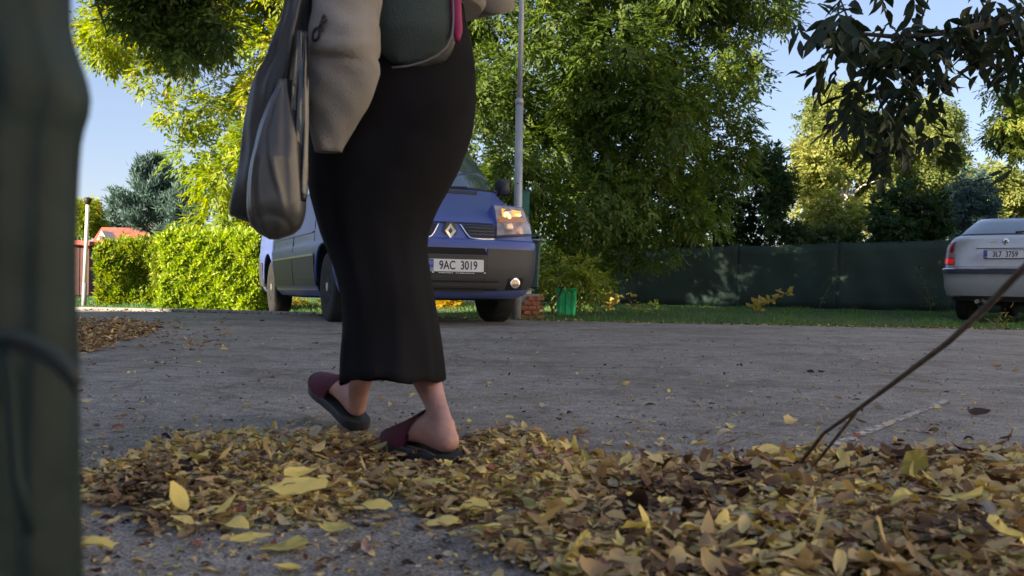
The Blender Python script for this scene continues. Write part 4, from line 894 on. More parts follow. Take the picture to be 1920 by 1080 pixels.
# flank details
for sx in (-1, 1):
    sb = lambda nm, y0, y1, z0, z1, m, **k: sidebox(nm, VT, sx, y0, y1, z0, z1, m, van, **k)
    sb('sill_cladding', 1.34, 2.42, .30, .60, M['blackplastic'], off=.014); sb('sill_cladding', 2.45, 3.60, .30, .60, M['blackplastic'], off=.014)
    sb('sill_cladding', 4.44, 4.72, .30, .60, M['blackplastic'], off=.014)
    sb('cladding_edge', 1.34, 3.60, .60, .618, M['rim'], off=.018); sb('step_line', 1.34, 3.6, .262, .275, M['rim'], off=.008)
    sb('door_seam', 2.42, 2.432, .30, 1.82, M['well'], off=.0025, slant=(.0, .0)); sb('door_seam', 1.36, 1.37, .62, 1.12, M['well'], off=.0025); sb('door_seam', 3.62, 3.632, .62, 1.82, M['well'], off=.0025)
    w = sb('front_door_window', 1.62, 2.36, 1.24, 1.76, M['glass'], off=.006, slant=(.30, .0)); sb('window_seal', 1.55, 2.40, 1.215, 1.80, M['darkgloss'], off=.003, slant=(.34, 0))
    sb('side_window', 2.52, 3.55, 1.24, 1.76, M['glass'], off=.006); sb('window_seal', 2.46, 3.60, 1.215, 1.80, M['darkgloss'], off=.003)
    sb('side_window', 3.72, 4.62, 1.24, 1.76, M['glass'], off=.006); sb('window_seal', 3.67, 4.66, 1.215, 1.80, M['darkgloss'], off=.003)
    sb('door_handle', 2.22, 2.38, .985, 1.02, M['blackplastic'], off=.03, th=.035); sb('door_handle', 2.50, 2.66, .985, 1.02, M['blackplastic'], off=.03, th=.035)
    sb('slide_rail', 2.6, 4.6, 1.12, 1.14, M['well'], off=.006); sb('side_crease', 1.4, 3.6, .83, .842, M['blue'], off=.012); sb('tail_lamp', 4.70, 4.775, 1.0, 1.6, M['redlens'], off=.008)
    for wy, wz in WV:   # arch lips
        pts = []
        for k in range(19):
            a_ = R(-18+216*k/18); z = wz+.417*math.sin(a_)
            if z < .26: continue
            pts.append(Vector((sx*(interp(VT, max(z, .3))[1]-.004), wy+.417*math.cos(a_), z)))
        MB().tube(pts, .014, 6).build('arch_lip', M['blue'], van, local=True, smooth=True)
        wheel(van, sx, sx*.80, wy, wz, .335, .215)
    # mirrors
    c = Vector((sx*.98, 1.18, 1.35)); v, f = ringloft([[c+Vector((sx*a*.055, y_, b*.085)) for a, b in ((-1, -.8), (-.8, -1), (.8, -1), (1, -.7), (.9, .8), (.6, 1), (-.8, 1), (-1, .8))] for y_ in (-.02, .08)])
    o = mk('mirror', v, f, M['blackplastic'], van, local=True, smooth=True, sharp=50)
    v, f = ringloft([[c+Vector((sx*a*.058*q_, y_, b*.089*q_)) for a, b in ((-1, -.8), (-.8, -1), (.8, -1), (1, -.7), (.9, .8), (.6, 1), (-.8, 1), (-1, .8))] for y_, q_ in ((-.10, .35), (-.07, .85), (-.02, 1.0))]); mk('mirror_shell', v, f, M['blackplastic'], o, local=True, smooth=True, sharp=50)
    v, f = boxv(c-Vector((sx*.09, -.02, .05)), (.1, .05, .05)); mk('mirror_arm', v, f, M['blackplastic'], o, local=True)
MB().box((0, 2.4, .24), (1.5, 3.8, .12)).build('underbody', M['well'], van, local=True)
MB().tube([(.5, .8, .33), (-.5, .8, .33)], .05, 8).build('axle', M['well'], van, local=True)

# ------------------------------------------------------------------ the silver car (rear view)
CY = 13.55; cr = P(1879, 560, CY); CPHI = -R(41)
car = thing('hatchback_car', (cr.x, CY, -.015), 'silver hatchback with number plate 3L7 3759, seen from behind at the right edge', 'car', rot=(0, 0, CPHI))
CT = [(.26, .12, .76, .30, 4.30), (.32, .04, .82, .30, 4.42), (.45, .0, .85, .30, 4.48), (.63, -.01, .86, .30, 4.50), (.64, -.015, .863, .30, 4.5), (.71, -.015, .863, .30, 4.48), (.725, .04, .855, .29, 4.46),
      (.80, .055, .85, .29, 4.4), (.95, .075, .84, .29, 4.25), (1.05, .10, .825, .30, 4.0), (1.10, .125, .81, .30, 3.8), (1.15, .15, .79, .32, 3.6), (1.19, .22, .765, .34, 3.4), (1.21, .29, .735, .34, 3.3), (1.30, .46, .70, .33, 3.1), (1.44, .76, .63, .30, 2.8), (1.485, .92, .59, .28, 2.65), (1.51, 1.2, .50, .2, 2.4), (1.52, 1.5, .3, .1, 2.1)]
zsC = sorted(set([round(t[0], 4) for t in CT]+[.38, .55, .68, .76, .87, .99, 1.25, 1.35, 1.40, 1.46]))
WC = [(.98, .25), (3.5, .25)]
hull('body', CT, zsC, [M['silver'], M['well']], car, WC, .355, n=3.4, width=.86)
pc = lambda *a, **k: patch(a[0], CT, a[1], a[2], car, n=3.4, **k)
pc('rear_window_seal', [(-.95, 1.213), (.95, 1.213), (.96, 1.49), (-.96, 1.49)], M['darkgloss'], off=.004, nu=26, nv=6)
pc('rear_window', [(-.91, 1.228), (.91, 1.228), (.93, 1.48), (-.93, 1.48)], M['glass'], off=.008, nu=26, nv=6)
pc('bumper_strip', [(-.985, .645), (.985, .645), (.985, .705), (-.985, .705)], M['bumper'], off=.012, th=.02, nu=24, nv=2)
pc('bumper_chrome', [(-.985, .705), (.985, .705), (.985, .714), (-.985, .714)], M['chrome'], off=.012, th=.012, nu=24, nv=1)
pc('plate_recess', [(-.44, .84), (.44, .84), (.44, 1.005), (-.44, 1.005)], M['rim'], off=.003, nu=8)
pc('boot_lip', [(-.46, 1.008), (.46, 1.008), (.44, 1.05), (-.44, 1.05)], M['silver'], off=.03, th=.035, nu=10, nv=2)
pc('boot_seam', [(-.80, .742), (.80, .742), (.80, .748), (-.80, .748)], M['well'], off=.002, nu=12, nv=1)
pc('lower_skirt', [(-.9, .27), (.9, .27), (.93, .33), (-.93, .33)], M['blackplastic'], off=.006, nu=14, nv=2)
for sg in (-1, 1):
    def Q(l):
        l = [(a*sg, b) for a, b in l]; return l if sg > 0 else [l[1], l[0], l[3], l[2]]
    tl = pc('tail_light', Q([(.80, .775), (.985, .785), (.98, 1.07), (.86, 1.11)]), M['redlens'], off=.010, th=.014, nu=10, nv=6)
    patch('reversing_lens', CT, Q([(.818, .875), (.985, .885), (.983, .95), (.83, .95)]), M['clearlens'], tl, off=.014, th=.008, nu=8, nv=2, n=3.4)
    patch('reflector', CT, Q([(.806, .785), (.985, .795), (.985, .87), (.815, .862)]), M['redglow'], tl, off=.014, th=.008, nu=8, nv=2, n=3.4)
    pc('tail_seam', Q([(.785, .76), (.792, .76), (.852, 1.12), (.845, 1.12)]), M['well'], off=.002, nu=1, nv=5)
    for wy, wz in WC: wheel(car, sg, sg*.745, wy, wz, .30, .19)
    sidebox('side_window', CT, sg, 1.0, 2.9, 1.22, 1.45, M['glass'], car, off=.006, slant=(.25, -.4))
    sidebox('side_strip', CT, sg, 1.4, 3.1, .56, .62, M['bumper'], car, off=.012)
    c = Vector((sg*.93, 3.0, 1.08)); v, f = boxv(c, (.16, .1, .12)); mk('mirror', v, f, M['silver'], car, local=True)
plate(car, (0, .040, .925), '3L7  3759')
bc = hull_sample(CT, 0, 1.11, 3.4, .004)
v, f = lathev([(.043, .012), (.043, -.006), (.036, -.010), (.02, -.012)], 20, 'y', bc); bd = mk('round_badge', v, f, M['chrome'], car, local=True, smooth=True, sharp=40)
v, f = poly3([(-.028, -.004), (-.006, .014), (.022, .018), (.028, .010), (.006, .002), (.004, -.018), (-.006, -.016), (-.008, -.004)], -.010, -.015); mk('winged_arrow', v, f, M['ink'], bd, local=True)
v, f = lathev([(.012, .01), (.012, -.006), (.004, -.008)], 12, 'y', hull_sample(CT, 0, 1.065, 3.4, .03)); mk('lock', v, f, M['ink'], car, local=True)
a, b_ = hull_sample(CT, .10, 1.25, 3.4, .025), hull_sample(CT, .75, 1.275, 3.4, .025); MB().tube([a, b_], [.014, .007], 6).build('rear_wiper', M['ink'], car, local=True)
v, f = boxv(hull_sample(CT, -.20, 1.10, 3.4, .003), (.09, .004, .018)); mk('model_badge', v, f, M['chrome'], car, local=True)
MB().box((0, 2.2, .25), (1.3, 3.6, .12)).build('underbody', M['well'], car, local=True)
MB().tube([(-.35, .05, .25), (-.35, .4, .26)], .03, 8).build('exhaust', M['rim'], car, local=True)

# ------------------------------------------------------------------ the person
HD = Vector((-.6, .8, 0)); RT = Vector((.8, .6, 0)); UP = Vector((0, 0, 1))
pc0 = P(735, 560, 2.3)
person = thing('person', (pc0.x, 2.3, 0), 'person in a long black skirt and maroon slippers walking away across the asphalt', 'person')
def sect(c, f_, r_, w, h, n=14, sq=2.3):
    out = []
    for k in range(n):
        a_ = 2*math.pi*k/n; cx, cz = math.cos(a_), math.sin(a_); out.append(c+r_*(math.copysign(abs(cx)**(2/sq), cx)*w)+f_*(math.copysign(abs(cz)**(2/sq), cz)*h))
    return out
body = MB()
def limb(pts, rads, n=14):
    # rounded ends
    P0 = Vector(pts[0]); t = (Vector(pts[1])-P0).normalized(); P1 = Vector(pts[-1]); t2 = (P1-Vector(pts[-2])).normalized()
    body.tube([P0-t*rads[0]*.8, P0-t*rads[0]*.45]+list(pts)+[P1+t2*rads[-1]*.45, P1+t2*rads[-1]*.8], [rads[0]*.3, rads[0]*.85]+list(rads)+[rads[-1]*.85, rads[-1]*.3], n)
FOOT = [(-.004, .013, .018, .034), (.004, .021, .006, .048), (.02, .027, .0, .060), (.045, .030, .0, .080), (.07, .030, .002, .090), (.10, .032, .006, .080), (.135, .037, .007, .064), (.17, .043, .003, .049), (.20, .045, .0, .037), (.225, .038, .0, .028), (.243, .018, .004, .018)]
def foot(heel, f_, r_):
    u_ = r_.cross(f_).normalized(); 
    rings = [sect(heel+f_*s+u_*((a+b)/2), u_, r_, w, (b-a)/2) for s, w, a, b in FOOT]; body.add(*ringloft(rings)); return u_
# near foot flat, far foot heel-down with toe raised
hN = G(848, 882); hN = Vector((hN.x, hN.y, .034)); fN = HD
uN = foot(hN, fN, RT)
fF = (HD*math.cos(R(19))+UP*math.sin(R(19))).normalized(); hF = P(672, 801, 2.60); hF.z = .030
uF = foot(hF, fF, RT)
limb([hN+fN*.038+UP*.055, P(829, 790, 2.11), P(817, 755, 2.16), P(800, 712, 2.24), P(788, 655, 2.33), P(762, 540, 2.31), P(748, 420, 2.32), P(738, 300, 2.32)], [.028, .0235, .0255, .034, .044, .050, .068, .085])
limb([hF+fF*.035+uF*.055, P(670, 758, 2.60), P(673, 725, 2.56), P(684, 670, 2.50), P(690, 620, 2.46), P(700, 550, 2.42), P(715, 430, 2.38), P(735, 300, 2.34)], [.030, .026, .030, .040, .048, .050, .066, .085])
hip = Vector((pc0.x, 2.3, .88)); 
rings = []
for z, w, dd in ((.74, .10, .09), (.80, .165, .13), (.90, .175, .14), (1.0, .16, .13), (1.1, .15, .12), (1.2, .16, .125), (1.3, .17, .12), (1.38, .16, .10), (1.43, .10, .075), (1.46, .06, .06)):
    rings.append(sect(Vector((hip.x, hip.y, z)), HD, RT, w, dd))
body.add(*ringloft(rings))
limb([Vector((hip.x, hip.y, 1.42)), Vector((hip.x, hip.y, 1.52))+HD*.02], [.058, .055])
hc = Vector((hip.x, hip.y, 1.60))+HD*.03
rings = [sect(hc+UP*z+HD*o_, HD, RT, w, dd) for z, w, dd, o_ in ((-.115, .03, .03, .04), (-.10, .045, .05, .035), (-.06, .062, .075, .02), (0, .074, .092, .0), (.05, .074, .094, -.005), (.09, .06, .075, -.01), (.115, .03, .04, -.01))]
body.add(*ringloft(rings))
body.add(*ringloft([sect(hc+HD*(.088)+UP*z, HD, RT, w, dd, 8) for z, w, dd in ((-.035, .012, .012), (-.03, .017, .02), (0, .011, .013), (.02, .008, .006))]))   # nose
for s in (-1, 1): body.add(*ringloft([sect(hc+RT*s*.074+UP*z, HD, RT, w, dd, 8) for z, w, dd in ((-.03, .006, .008), (0, .010, .015), (.025, .008, .014), (.032, .004, .008))]))
LT = -RT
shL = Vector((hip.x, hip.y, 1.38))+LT*.17; elL = P(668, 92, 2.08); wrL = P(628, 268, 2.24)
elL = P(668, 92, 2.10)
limb([shL, shL.lerp(elL, .5), elL, elL.lerp(wrL, .5), wrL], [.05, .042, .036, .032, .023])
shR = Vector((hip.x, hip.y, 1.38))+RT*.17; elR = shR+Vector((0, 0, -.28))+RT*.07-HD*.05; wrR = elR+HD*.2+UP*.06
limb([shR, shR.lerp(elR, .5), elR, elR.lerp(wrR, .5), wrR], [.05, .042, .036, .032, .023])
def hand(w, dirv, nv):
    dirv = dirv.normalized(); nv = (nv-dirv*nv.dot(dirv)).normalized(); sv = dirv.cross(nv)
    body.add(*ringloft([sect(w+dirv*t, nv, sv, a_, .013, 10) for t, a_ in ((-.01, .02), (.02, .03), (.06, .038), (.085, .036), (.095, .028))]))
    for k, (o_, l) in enumerate(((-.028, .065), (-.01, .075), (.01, .07), (.028, .055))):
        a_ = w+dirv*.085+sv*o_; limb([a_, a_+dirv*l*.5-nv*.008, a_+dirv*l*.9-nv*.03], [.009, .0085, .007], 8)
    a_ = w+dirv*.03-sv*.028; limb([a_, a_-sv*.025+dirv*.03, a_-sv*.03+dirv*.055-nv*.01], [.011, .010, .008], 8)
hand(wrL, P(668, 380, 2.36)-wrL, Vector((0, -1, 0))); hand(wrR, HD+UP*.2, RT)
bo = body.build('body', M['skin'], person, smooth=True)
md = bo.modifiers.new('r', 'REMESH'); md.mode = 'VOXEL'; md.voxel_size = .0055; md.use_smooth_shade = True
md = bo.modifiers.new('s', 'SMOOTH'); md.iterations = 7; md.factor = .6
for s in (-1, 1):
    for z in (0,):
        v, f = lathev([(.011, 0), (.008, .006), (.003, .009)], 10, 'y'); o = mk('eye', [x+(hc+HD*.088+RT*s*.032) for x in v], f, M['white'], person)
mk('mouth', *boxv(hc+HD*.092-UP*.065, (.035, .01, .008), Matrix.Rotation(math.atan2(HD.y, HD.x)-math.pi/2, 3, 'Z')), M['maroon'], person)
rings = [sect(hc+UP*z-HD*o_, HD, RT, w, dd) for z, w, dd, o_ in ((-.14, .05, .03, .07), (-.08, .075, .06, .045), (0, .086, .085, .022), (.06, .084, .098, .008), (.105, .066, .08, .01), (.13, .03, .04, .01))]
v, f = ringloft(rings); mk('hair', v, f, M['hair'], person, smooth=True)
# slippers
def slipper(heel, f_, r_, tipgrey):
    u_ = r_.cross(f_).normalized(); base = heel-u_*.002
    out = [(-.022, .016), (-.014, .030), (.0, .038), (.04, .042), (.09, .040), (.14, .046), (.185, .053), (.22, .050), (.245, .040), (.262, .022), (.268, .008)]
    rings = []
    for s, w in out: rings.append([base+f_*s+r_*(w*x)+u_*z for x, z in ((-1, -.004), (-.94, -.022), (-.5, -.0245), (.5, -.0245), (.94, -.022), (1, -.004), (.93, .003), (0, .001), (-.93, .003))])
    v, f = ringloft(rings); so = mk('slipper_sole', v, f, M['sole'], person, smooth=True, sharp=45)
    # upper: closed toe dome with slanted opening
    prof = [(.095, .041, .100), (.11, .043, .095), (.13, .046, .084), (.16, .051, .070), (.19, .054, .057), (.22, .051, .046), (.245, .042, .034), (.258, .028, .022), (.266, .012, .010)]
    rings = []; n = 16
    for layer in (0, 1):
        rg = []
        seq = prof if layer == 0 else prof[::-1]
        for s, w, h in seq:
            k = 0 if layer == 0 else .006; h = h*.93; ring = []
            for j in range(n+1):
                a_ = math.pi*j/n; zz = max(0, math.sin(a_)); back = .045*(1-zz)*max(0, 1-(s-.095)/.06)
                ring.append(base+f_*(s+back)+r_*((w-k)*math.cos(a_))+u_*((h-k)*zz**.85-.002))
            rg.append(ring)
        rings += rg
    V = [p for r_g in rings for p in r_g]; W = n+1; Fa = [(i*W+j, i*W+j+1, (i+1)*W+j+1, (i+1)*W+j) for i in range(len(rings)-1) for j in range(n)]
    up = mk('slipper_upper', V, Fa, M['maroon'], person, smooth=True, sharp=50)
    rings = [sect(base+f_*s+u_*.008, u_, r_, w, h, 12) for s, w, h in ((.235, .047, .018), (.25, .040, .022), (.262, .028, .018), (.27, .012, .010))]
    v, f = ringloft(rings); mk('toe_cap', v, f, M['sole'] if not tipgrey else M['hobo'], so, smooth=True)
slipper(hN, fN, RT, False); slipper(hF, fF, RT, True)
# long black skirt / dress: silhouette rows (py, left px, right px)
SK = [(-260, 640, 800), (-150, 630, 830), (-60, 622, 858), (36, 612, 874), (100, 600, 888), (170, 585, 893), (215, 580, 890), (250, 578, 884), (300, 578, 867), (350, 581, 842), (400, 594, 816), (440, 606, 803), (470, 618, 801), (510, 634, 806), (560, 646, 813), (610, 650, 821), (660, 648, 828), (715, 649, 833)]
rings = []; n = 56; rows = 60
for layer in (0, 1):
    rg = []
    for i in range(rows+1):
        py = -260+(715+260)*i/rows; l, r = smooth_interp(SK, py); Yc = 2.30 if py < 400 else 2.30-.02*(py-400)/315
        A, B = P(l, py, Yc), P(r, py, Yc); c = (A+B)/2; w = (B.x-A.x)/2
        dp = float(np.interp(py, [-260, 0, 200, 300, 450, 600, 715], [.12, .15, .19, .19, .18, .235, .31])); ring = []; t = max(0, (py-250)/465)
        for k in range(n):
            a_ = 2*math.pi*k/n; fo = 1+.018*t*math.sin(5*a_+py*.010)+.018*t*math.sin(11*a_-py*.006)+.010*t*math.sin(19*a_+py*.01)+.006*math.sin(py*.06+3*a_)*math.exp(-((py-330)/60)**2)+.012*min(1, t*3)*math.exp(-((a_-4.3-.0012*(py-400))/.10)**2)-.014*min(1, t*3)*math.exp(-((a_-4.75+.001*(py-400))/.14)**2)-.03*math.exp(-((py-285)/90)**2)*max(0, math.cos(a_-4.2))
            dz = 0
            if i >= rows-8: dz = .004*math.sin(3*a_+.6)+.003*math.sin(7*a_)+.004*math.cos(a_)-.034*math.sin(a_); dz *= (i-rows+9)/9
            k_ = .986 if layer else 1
            ring.append(Vector((c.x+w*math.copysign(abs(math.cos(a_))**.85, math.cos(a_))*k_*fo, Yc+dp*math.copysign(abs(math.sin(a_))**.85, math.sin(a_))*fo*k_, c.z+dz+(.0 if not layer else .0))))
        rg.append(ring)
    rings += rg if layer == 0 else rg[::-1]
V, Fa = ringloft(rings, cap=False); mk('black_skirt', V, Fa, M['skirt'], person, smooth=True)
# pale sleeve
SL = [(-330, 655, 735), (-200, 625, 735), (-60, 596, 722), (36, 584, 710), (60, 581, 712), (85, 579, 713), (105, 577, 712), (130, 576, 710), (160, 575, 705), (200, 576, 690), (235, 580, 669), (262, 584, 652), (285, 590, 641)]
rings = []; n = 40; rows = 66
for i in range(rows+1):
    py = -330+(285+330)*i/rows; l, r = smooth_interp(SL, py); t_ = min(1, max(0, (py-90)/195)); Y0 = 2.03+max(0, -py)*.0002+.06*t_*t_*(3-2*t_)
    tilt = 0; A, B = P(l, py, Y0), P(r, py, Y0); c = (A+B)/2; w = (B.x-A.x)/2; ring = []
    for k in range(n):
        a_ = 2*math.pi*k/n; d_ = 0
        x_ = math.cos(a_)
        # creases at the elbow
        cr_ = 0
        for cy, amp, wd, sl in ((102, .008, 5, -6), (113, -.009, 6, -8), (88, -.004, 6, 12), (70, .003, 9, -14), (128, .004, 10, 6), (-10, .006, 14, 10), (-60, -.006, 14, 0)):
            cr_ += 1.55*amp*math.exp(-((py-cy-sl*x_)/wd)**2)*min(1, max(0, .25+.9*(x_+.2)))
        cr_ += .002*math.sin(py*.05+3*a_)+.0015*math.sin(py*.11-5*a_)
        front = max(0, -math.sin(a_))
        dpf = .80+.45/(1+math.exp((py-106-9*x_)/5))*(1-.5*max(0, (20-py)/350)); sag = .012*math.exp(-((py-104-8*x_)/10)**2)*front
        ring.append(Vector((c.x+(w+cr_*.4)*x_, Y0+(w*dpf)*math.sin(a_)-cr_*front*1.2-sag*.6, c.z-sag)))
    rings.append(ring)
ri = [[p.lerp(sum(r_, Vector())/len(r_), .10)+Vector((0, 0, .0)) for p in r_] for r_ in rings[::-1]]
V, Fa = ringloft(rings+ri[:4], cap=True); slv = mk('pale_sleeve', V, Fa, M['sweat'], person, smooth=True)
rings = [sect(Vector((hip.x, hip.y, z)), HD, RT, w, dd, 28) for z, w, dd in ((1.06, .205, .175), (1.08, .215, .185), (1.2, .205, .165), (1.32, .20, .145), (1.41, .185, .115), (1.45, .11, .09), (1.47, .075, .07))]
V, Fa = ringloft(rings); mk('sweatshirt', V, Fa, M['sweat'], person, smooth=True)
v, f = tubev([shR, shR.lerp(elR, .5), elR, elR.lerp(wrR, .5), wrR], [.075, .065, .06, .05, .038], 16); mk('right_sleeve', v, f, M['sweat'], person, smooth=True)
# dark letters on the sleeve front edge
for ch, px, py, sz, rt_ in (('R', 605, 44, .036, 62), ('O', 592, 66, .036, 68)):
    p = P(px, py, 1.940 if ch == 'R' else 1.952); A = P(smooth_interp(SL, py)[0], py, 2.03)
    mt = Matrix.Translation(p-Vector(person.location)) @ Matrix.Rotation(R(-42), 4, 'Z') @ Matrix.Rotation(R(90), 4, 'X') @ Matrix.Rotation(R(rt_-90-6), 4, 'Z')
    textmesh('printed_letter', ch, .042, M['ink'], slv, mt, .8, .0012, .001)

# ------------------------------------------------------------------ what she carries
def loft_px(tab, Y, depth, n=40, rows=50, fold=None, ky=None):
    rings = []; y0, y1 = tab[0][0], tab[-1][0]
    for i in range(rows+1):
        py = y0+(y1-y0)*i/rows; l, r = smooth_interp(tab, py); Yc = Y(py) if callable(Y) else Y; dp = depth(py) if callable(depth) else depth
        A, B = P(l, py, Yc), P(r, py, Yc); c = (A+B)/2; w = max(.002, (B.x-A.x)/2); ring = []
        for k in range(n):
            a_ = 2*math.pi*k/n; fo = fold(a_, py, math.cos(a_)) if fold else 0
            sx_ = math.copysign(abs(math.cos(a_))**.9, math.cos(a_)); ring.append(Vector((c.x+w*sx_, Yc+dp*math.sin(a_)-fo*(1 if math.sin(a_) < 0 else -1)*min(1, abs(math.sin(a_))*2), c.z)))
        rings.append(ring)
    return ringloft(rings)
BG = [(-330, 590, 625), (-200, 575, 612), (-60, 548, 600), (36, 531, 588), (75, 514, 586), (113, 499, 583), (137, 481, 582), (169, 469, 580), (229, 458, 578), (309, 448, 575), (368, 436, 572), (400, 430, 566), (412, 436, 548), (419, 470, 520)]
gbag = thing('garment_bag', P(500, 419, 2.02), 'long dark grey nylon bag hanging in front of the walking person', 'bag')
V, Fa = loft_px(BG, 2.03, lambda py: .045 if py < 380 else .045*(1-.75*(py-380)/39), fold=lambda a, py, x: .006*math.sin(x*5+py*.012)+.004*math.sin(x*11-py*.02)+.004*math.sin(py*.045+x*3))
mk('bag_body', V, Fa, M['bag'], gbag, smooth=True, sharp=60)
MB().tube([P(600, -320, 2.05), P(612, -420, 2.08), P(628, -520, 2.12), P(640, -600, 2.2)], [.02, .016, .016, .018], 8).build('strap', M['bag'], gbag, smooth=True)
PB = [(150, 522, 548), (200, 500, 560), (240, 486, 568), (280, 478, 570), (320, 470, 571), (360, 466, 573), (400, 466, 571), (425, 473, 563), (440, 487, 547), (449, 505, 522)]
pbag = thing('plastic_bag', P(515, 449, 1.97), 'creased grey plastic carrier bag with rounded bottom hanging before the long bag', 'bag')
V, Fa = loft_px(PB, 1.955, lambda py: (.012+.05*max(0, min(1, (py-150)/150)))*math.sqrt(max(.03, 1-max(0, (py-375)/76)**2)), rows=150, n=96,
    fold=lambda a, py, x: .0035*math.sin(x*3.4+py*.011)+.0012*math.sin(x*11-py*.02)+.0045*math.exp(-((x+.62-((py-340)*.0035)**2)/.07)**2)+.004*math.exp(-((x-.15-(py-330)*.0045)/.08)**2)*math.exp(-((py-330)/60)**2)-.004*math.exp(-((py-405-45*x*x)/9)**2))
mk('bag_body', V, Fa, M['plasticbag'], pbag, smooth=True)
V, Fa = loft_px([(60, 556, 577), (150, 548, 579), (220, 545, 579), (300, 546, 578), (365, 549, 577), (378, 555, 573)], 1.945, .012, n=28, rows=60, fold=lambda a, py, x: .004*math.sin(x*9+py*.01)+.003*math.sin(py*.035+x*5))
mk('black_film_edge', V, Fa, M['gloss'], pbag, smooth=True)
MB().tube([P(535, 155, 1.955), P(548, 60, 1.96), P(575, -60, 1.98), P(600, -300, 2.05)], [.008, .006, .006, .006], 6).build('handle', M['plasticbag'], pbag, smooth=True)
# grey green shoulder bag on her hip
hb = thing('shoulder_bag', P(780, 126, 2.06), 'grey-green cloth shoulder bag with rounded piped bottom against the black skirt', 'bag')
HB = [(-330, 720, 790), (-200, 700, 815), (-60, 690, 842), (20, 688, 848), (50, 690, 847), (75, 696, 840), (95, 706, 825), (110, 722, 800), (120, 738, 775)]
V, Fa = loft_px(HB, lambda py: 2.12+.0, lambda py: .055 if py < 60 else .055*(1-.7*(py-60)/60), fold=lambda a, py, x: .002*math.sin(x*6+py*.03))
mk('bag_body', V, Fa, M['hobo'], hb, smooth=True, sharp=60)
seam = [(735, 127), (765, 124), (795, 116), (820, 104), (838, 88), (848, 66), (850, 36), (848, -60)]
MB().tube([P(a, b, 2.075+.0006*max(0, 110-b)*.3) for a, b in seam], .0022, 6).build('piping', M['hobotrim'], hb, smooth=True)
V, Fa = loft_px([(-60, 700, 858), (20, 704, 862), (60, 706, 858), (95, 712, 848), (115, 722, 832), (128, 736, 800)], 2.145, lambda py: .05*(1-.5*max(0, py)/128)); mk('back_panel', V, Fa, M['bag'], hb, smooth=True, sharp=60)
V, Fa = loft_px([(-60, 842, 862), (36, 844, 866), (60, 848, 867), (78, 853, 862)], 2.11, .012, n=16, rows=14); mk('magenta_lining', V, Fa, M['magenta'], hb, smooth=True)

# ------------------------------------------------------------------ blurred tarpaulin at the left edge
tp = thing('tarpaulin', (P(0, 560, .42).x-.02, .42, 0), 'out-of-focus dark green tarpaulin hanging in folds at the left edge', 'tarpaulin')
TT = [(-900, -700, 130), (-300, -650, 120), (36, -600, 126), (90, -600, 142), (140, -600, 160), (180, -600, 166), (210, -600, 160), (240, -600, 150), (300, -600, 145), (400, -600, 141), (560, -600, 140), (650, -600, 143), (760, -600, 143), (900, -600, 145), (1080, -600, 150), (1500, -620, 150), (2200, -640, 155)]
V, Fa = loft_px([(a_, b_, c_-5) for a_, b_, c_ in TT], .42, .045, n=90, rows=110, fold=lambda a, py, x: .0014*math.sin(x*34+py*.002)+.0007*math.sin(x*75+py*.004)+.0015*math.sin(py*.006+x*9))
zmin = min(v.z for v in V); V = [Vector((v.x, v.y, max(v.z, -.002))) for v in V]
mk('sheet', V, Fa, M['tarp'], tp, smooth=True, sharp=70)
st = [(-60, 640), (20, 628), (60, 640), (100, 662), (130, 690), (146, 722)]
MB().tube([P(a, b, .37) for a, b in st], [.0028]*6, 8).build('cord', M['strap'], tp, smooth=True)
MB().tube([P(a, b+18, .372) for a, b in st], [.001, .0016, .0022, .0024, .002, .001], 8).build('cord_shadow', M['ink'], tp, smooth=True)  # black tube painted in as the shadow beneath the cord
MB().tube([P(5, 640, .372), P(18, 720, .372), P(24, 800, .372), P(32, 900, .372), P(60, 1000, .373)], [.0022]*5, 8).build('seam', M['tarp'], tp, smooth=True)

# ------------------------------------------------------------------ leaning dry stem at right
q = G(1478, 897)
stp = [G(1478, 897), P(1545, 812, 1.88), P(1612, 765, 1.66), P(1700, 700, 1.42), P(1780, 640, 1.22), P(1850, 575, 1.05), P(1922, 500, .92), P(2080, 330, .78), P(2250, 120, .70)]
stem = thing('dry_stem', q, 'thin brown dry stem leaning out of the leaf litter towards the right edge', 'stem')
MB().tube(stp, [.0036, .0037, .0038, .0039, .0039, .0038, .0036, .0034, .003], 8).build('main_stem', M['stem'], stem, smooth=True)
MB().tube([G(1510, 890), P(1540, 856, 1.94), P(1578, 808, 1.80), P(1604, 775, 1.69)], [.0025, .003, .003, .003], 8).build('side_stem', M['stem'], stem, smooth=True)
for (a, b) in ((P(1700, 700, 1.42), P(1712, 684, 1.42)), (P(1850, 575, 1.05), P(1842, 562, 1.05))): MB().tube([a, b], [.003, .001], 6).build('bud', M['stem'], stem)

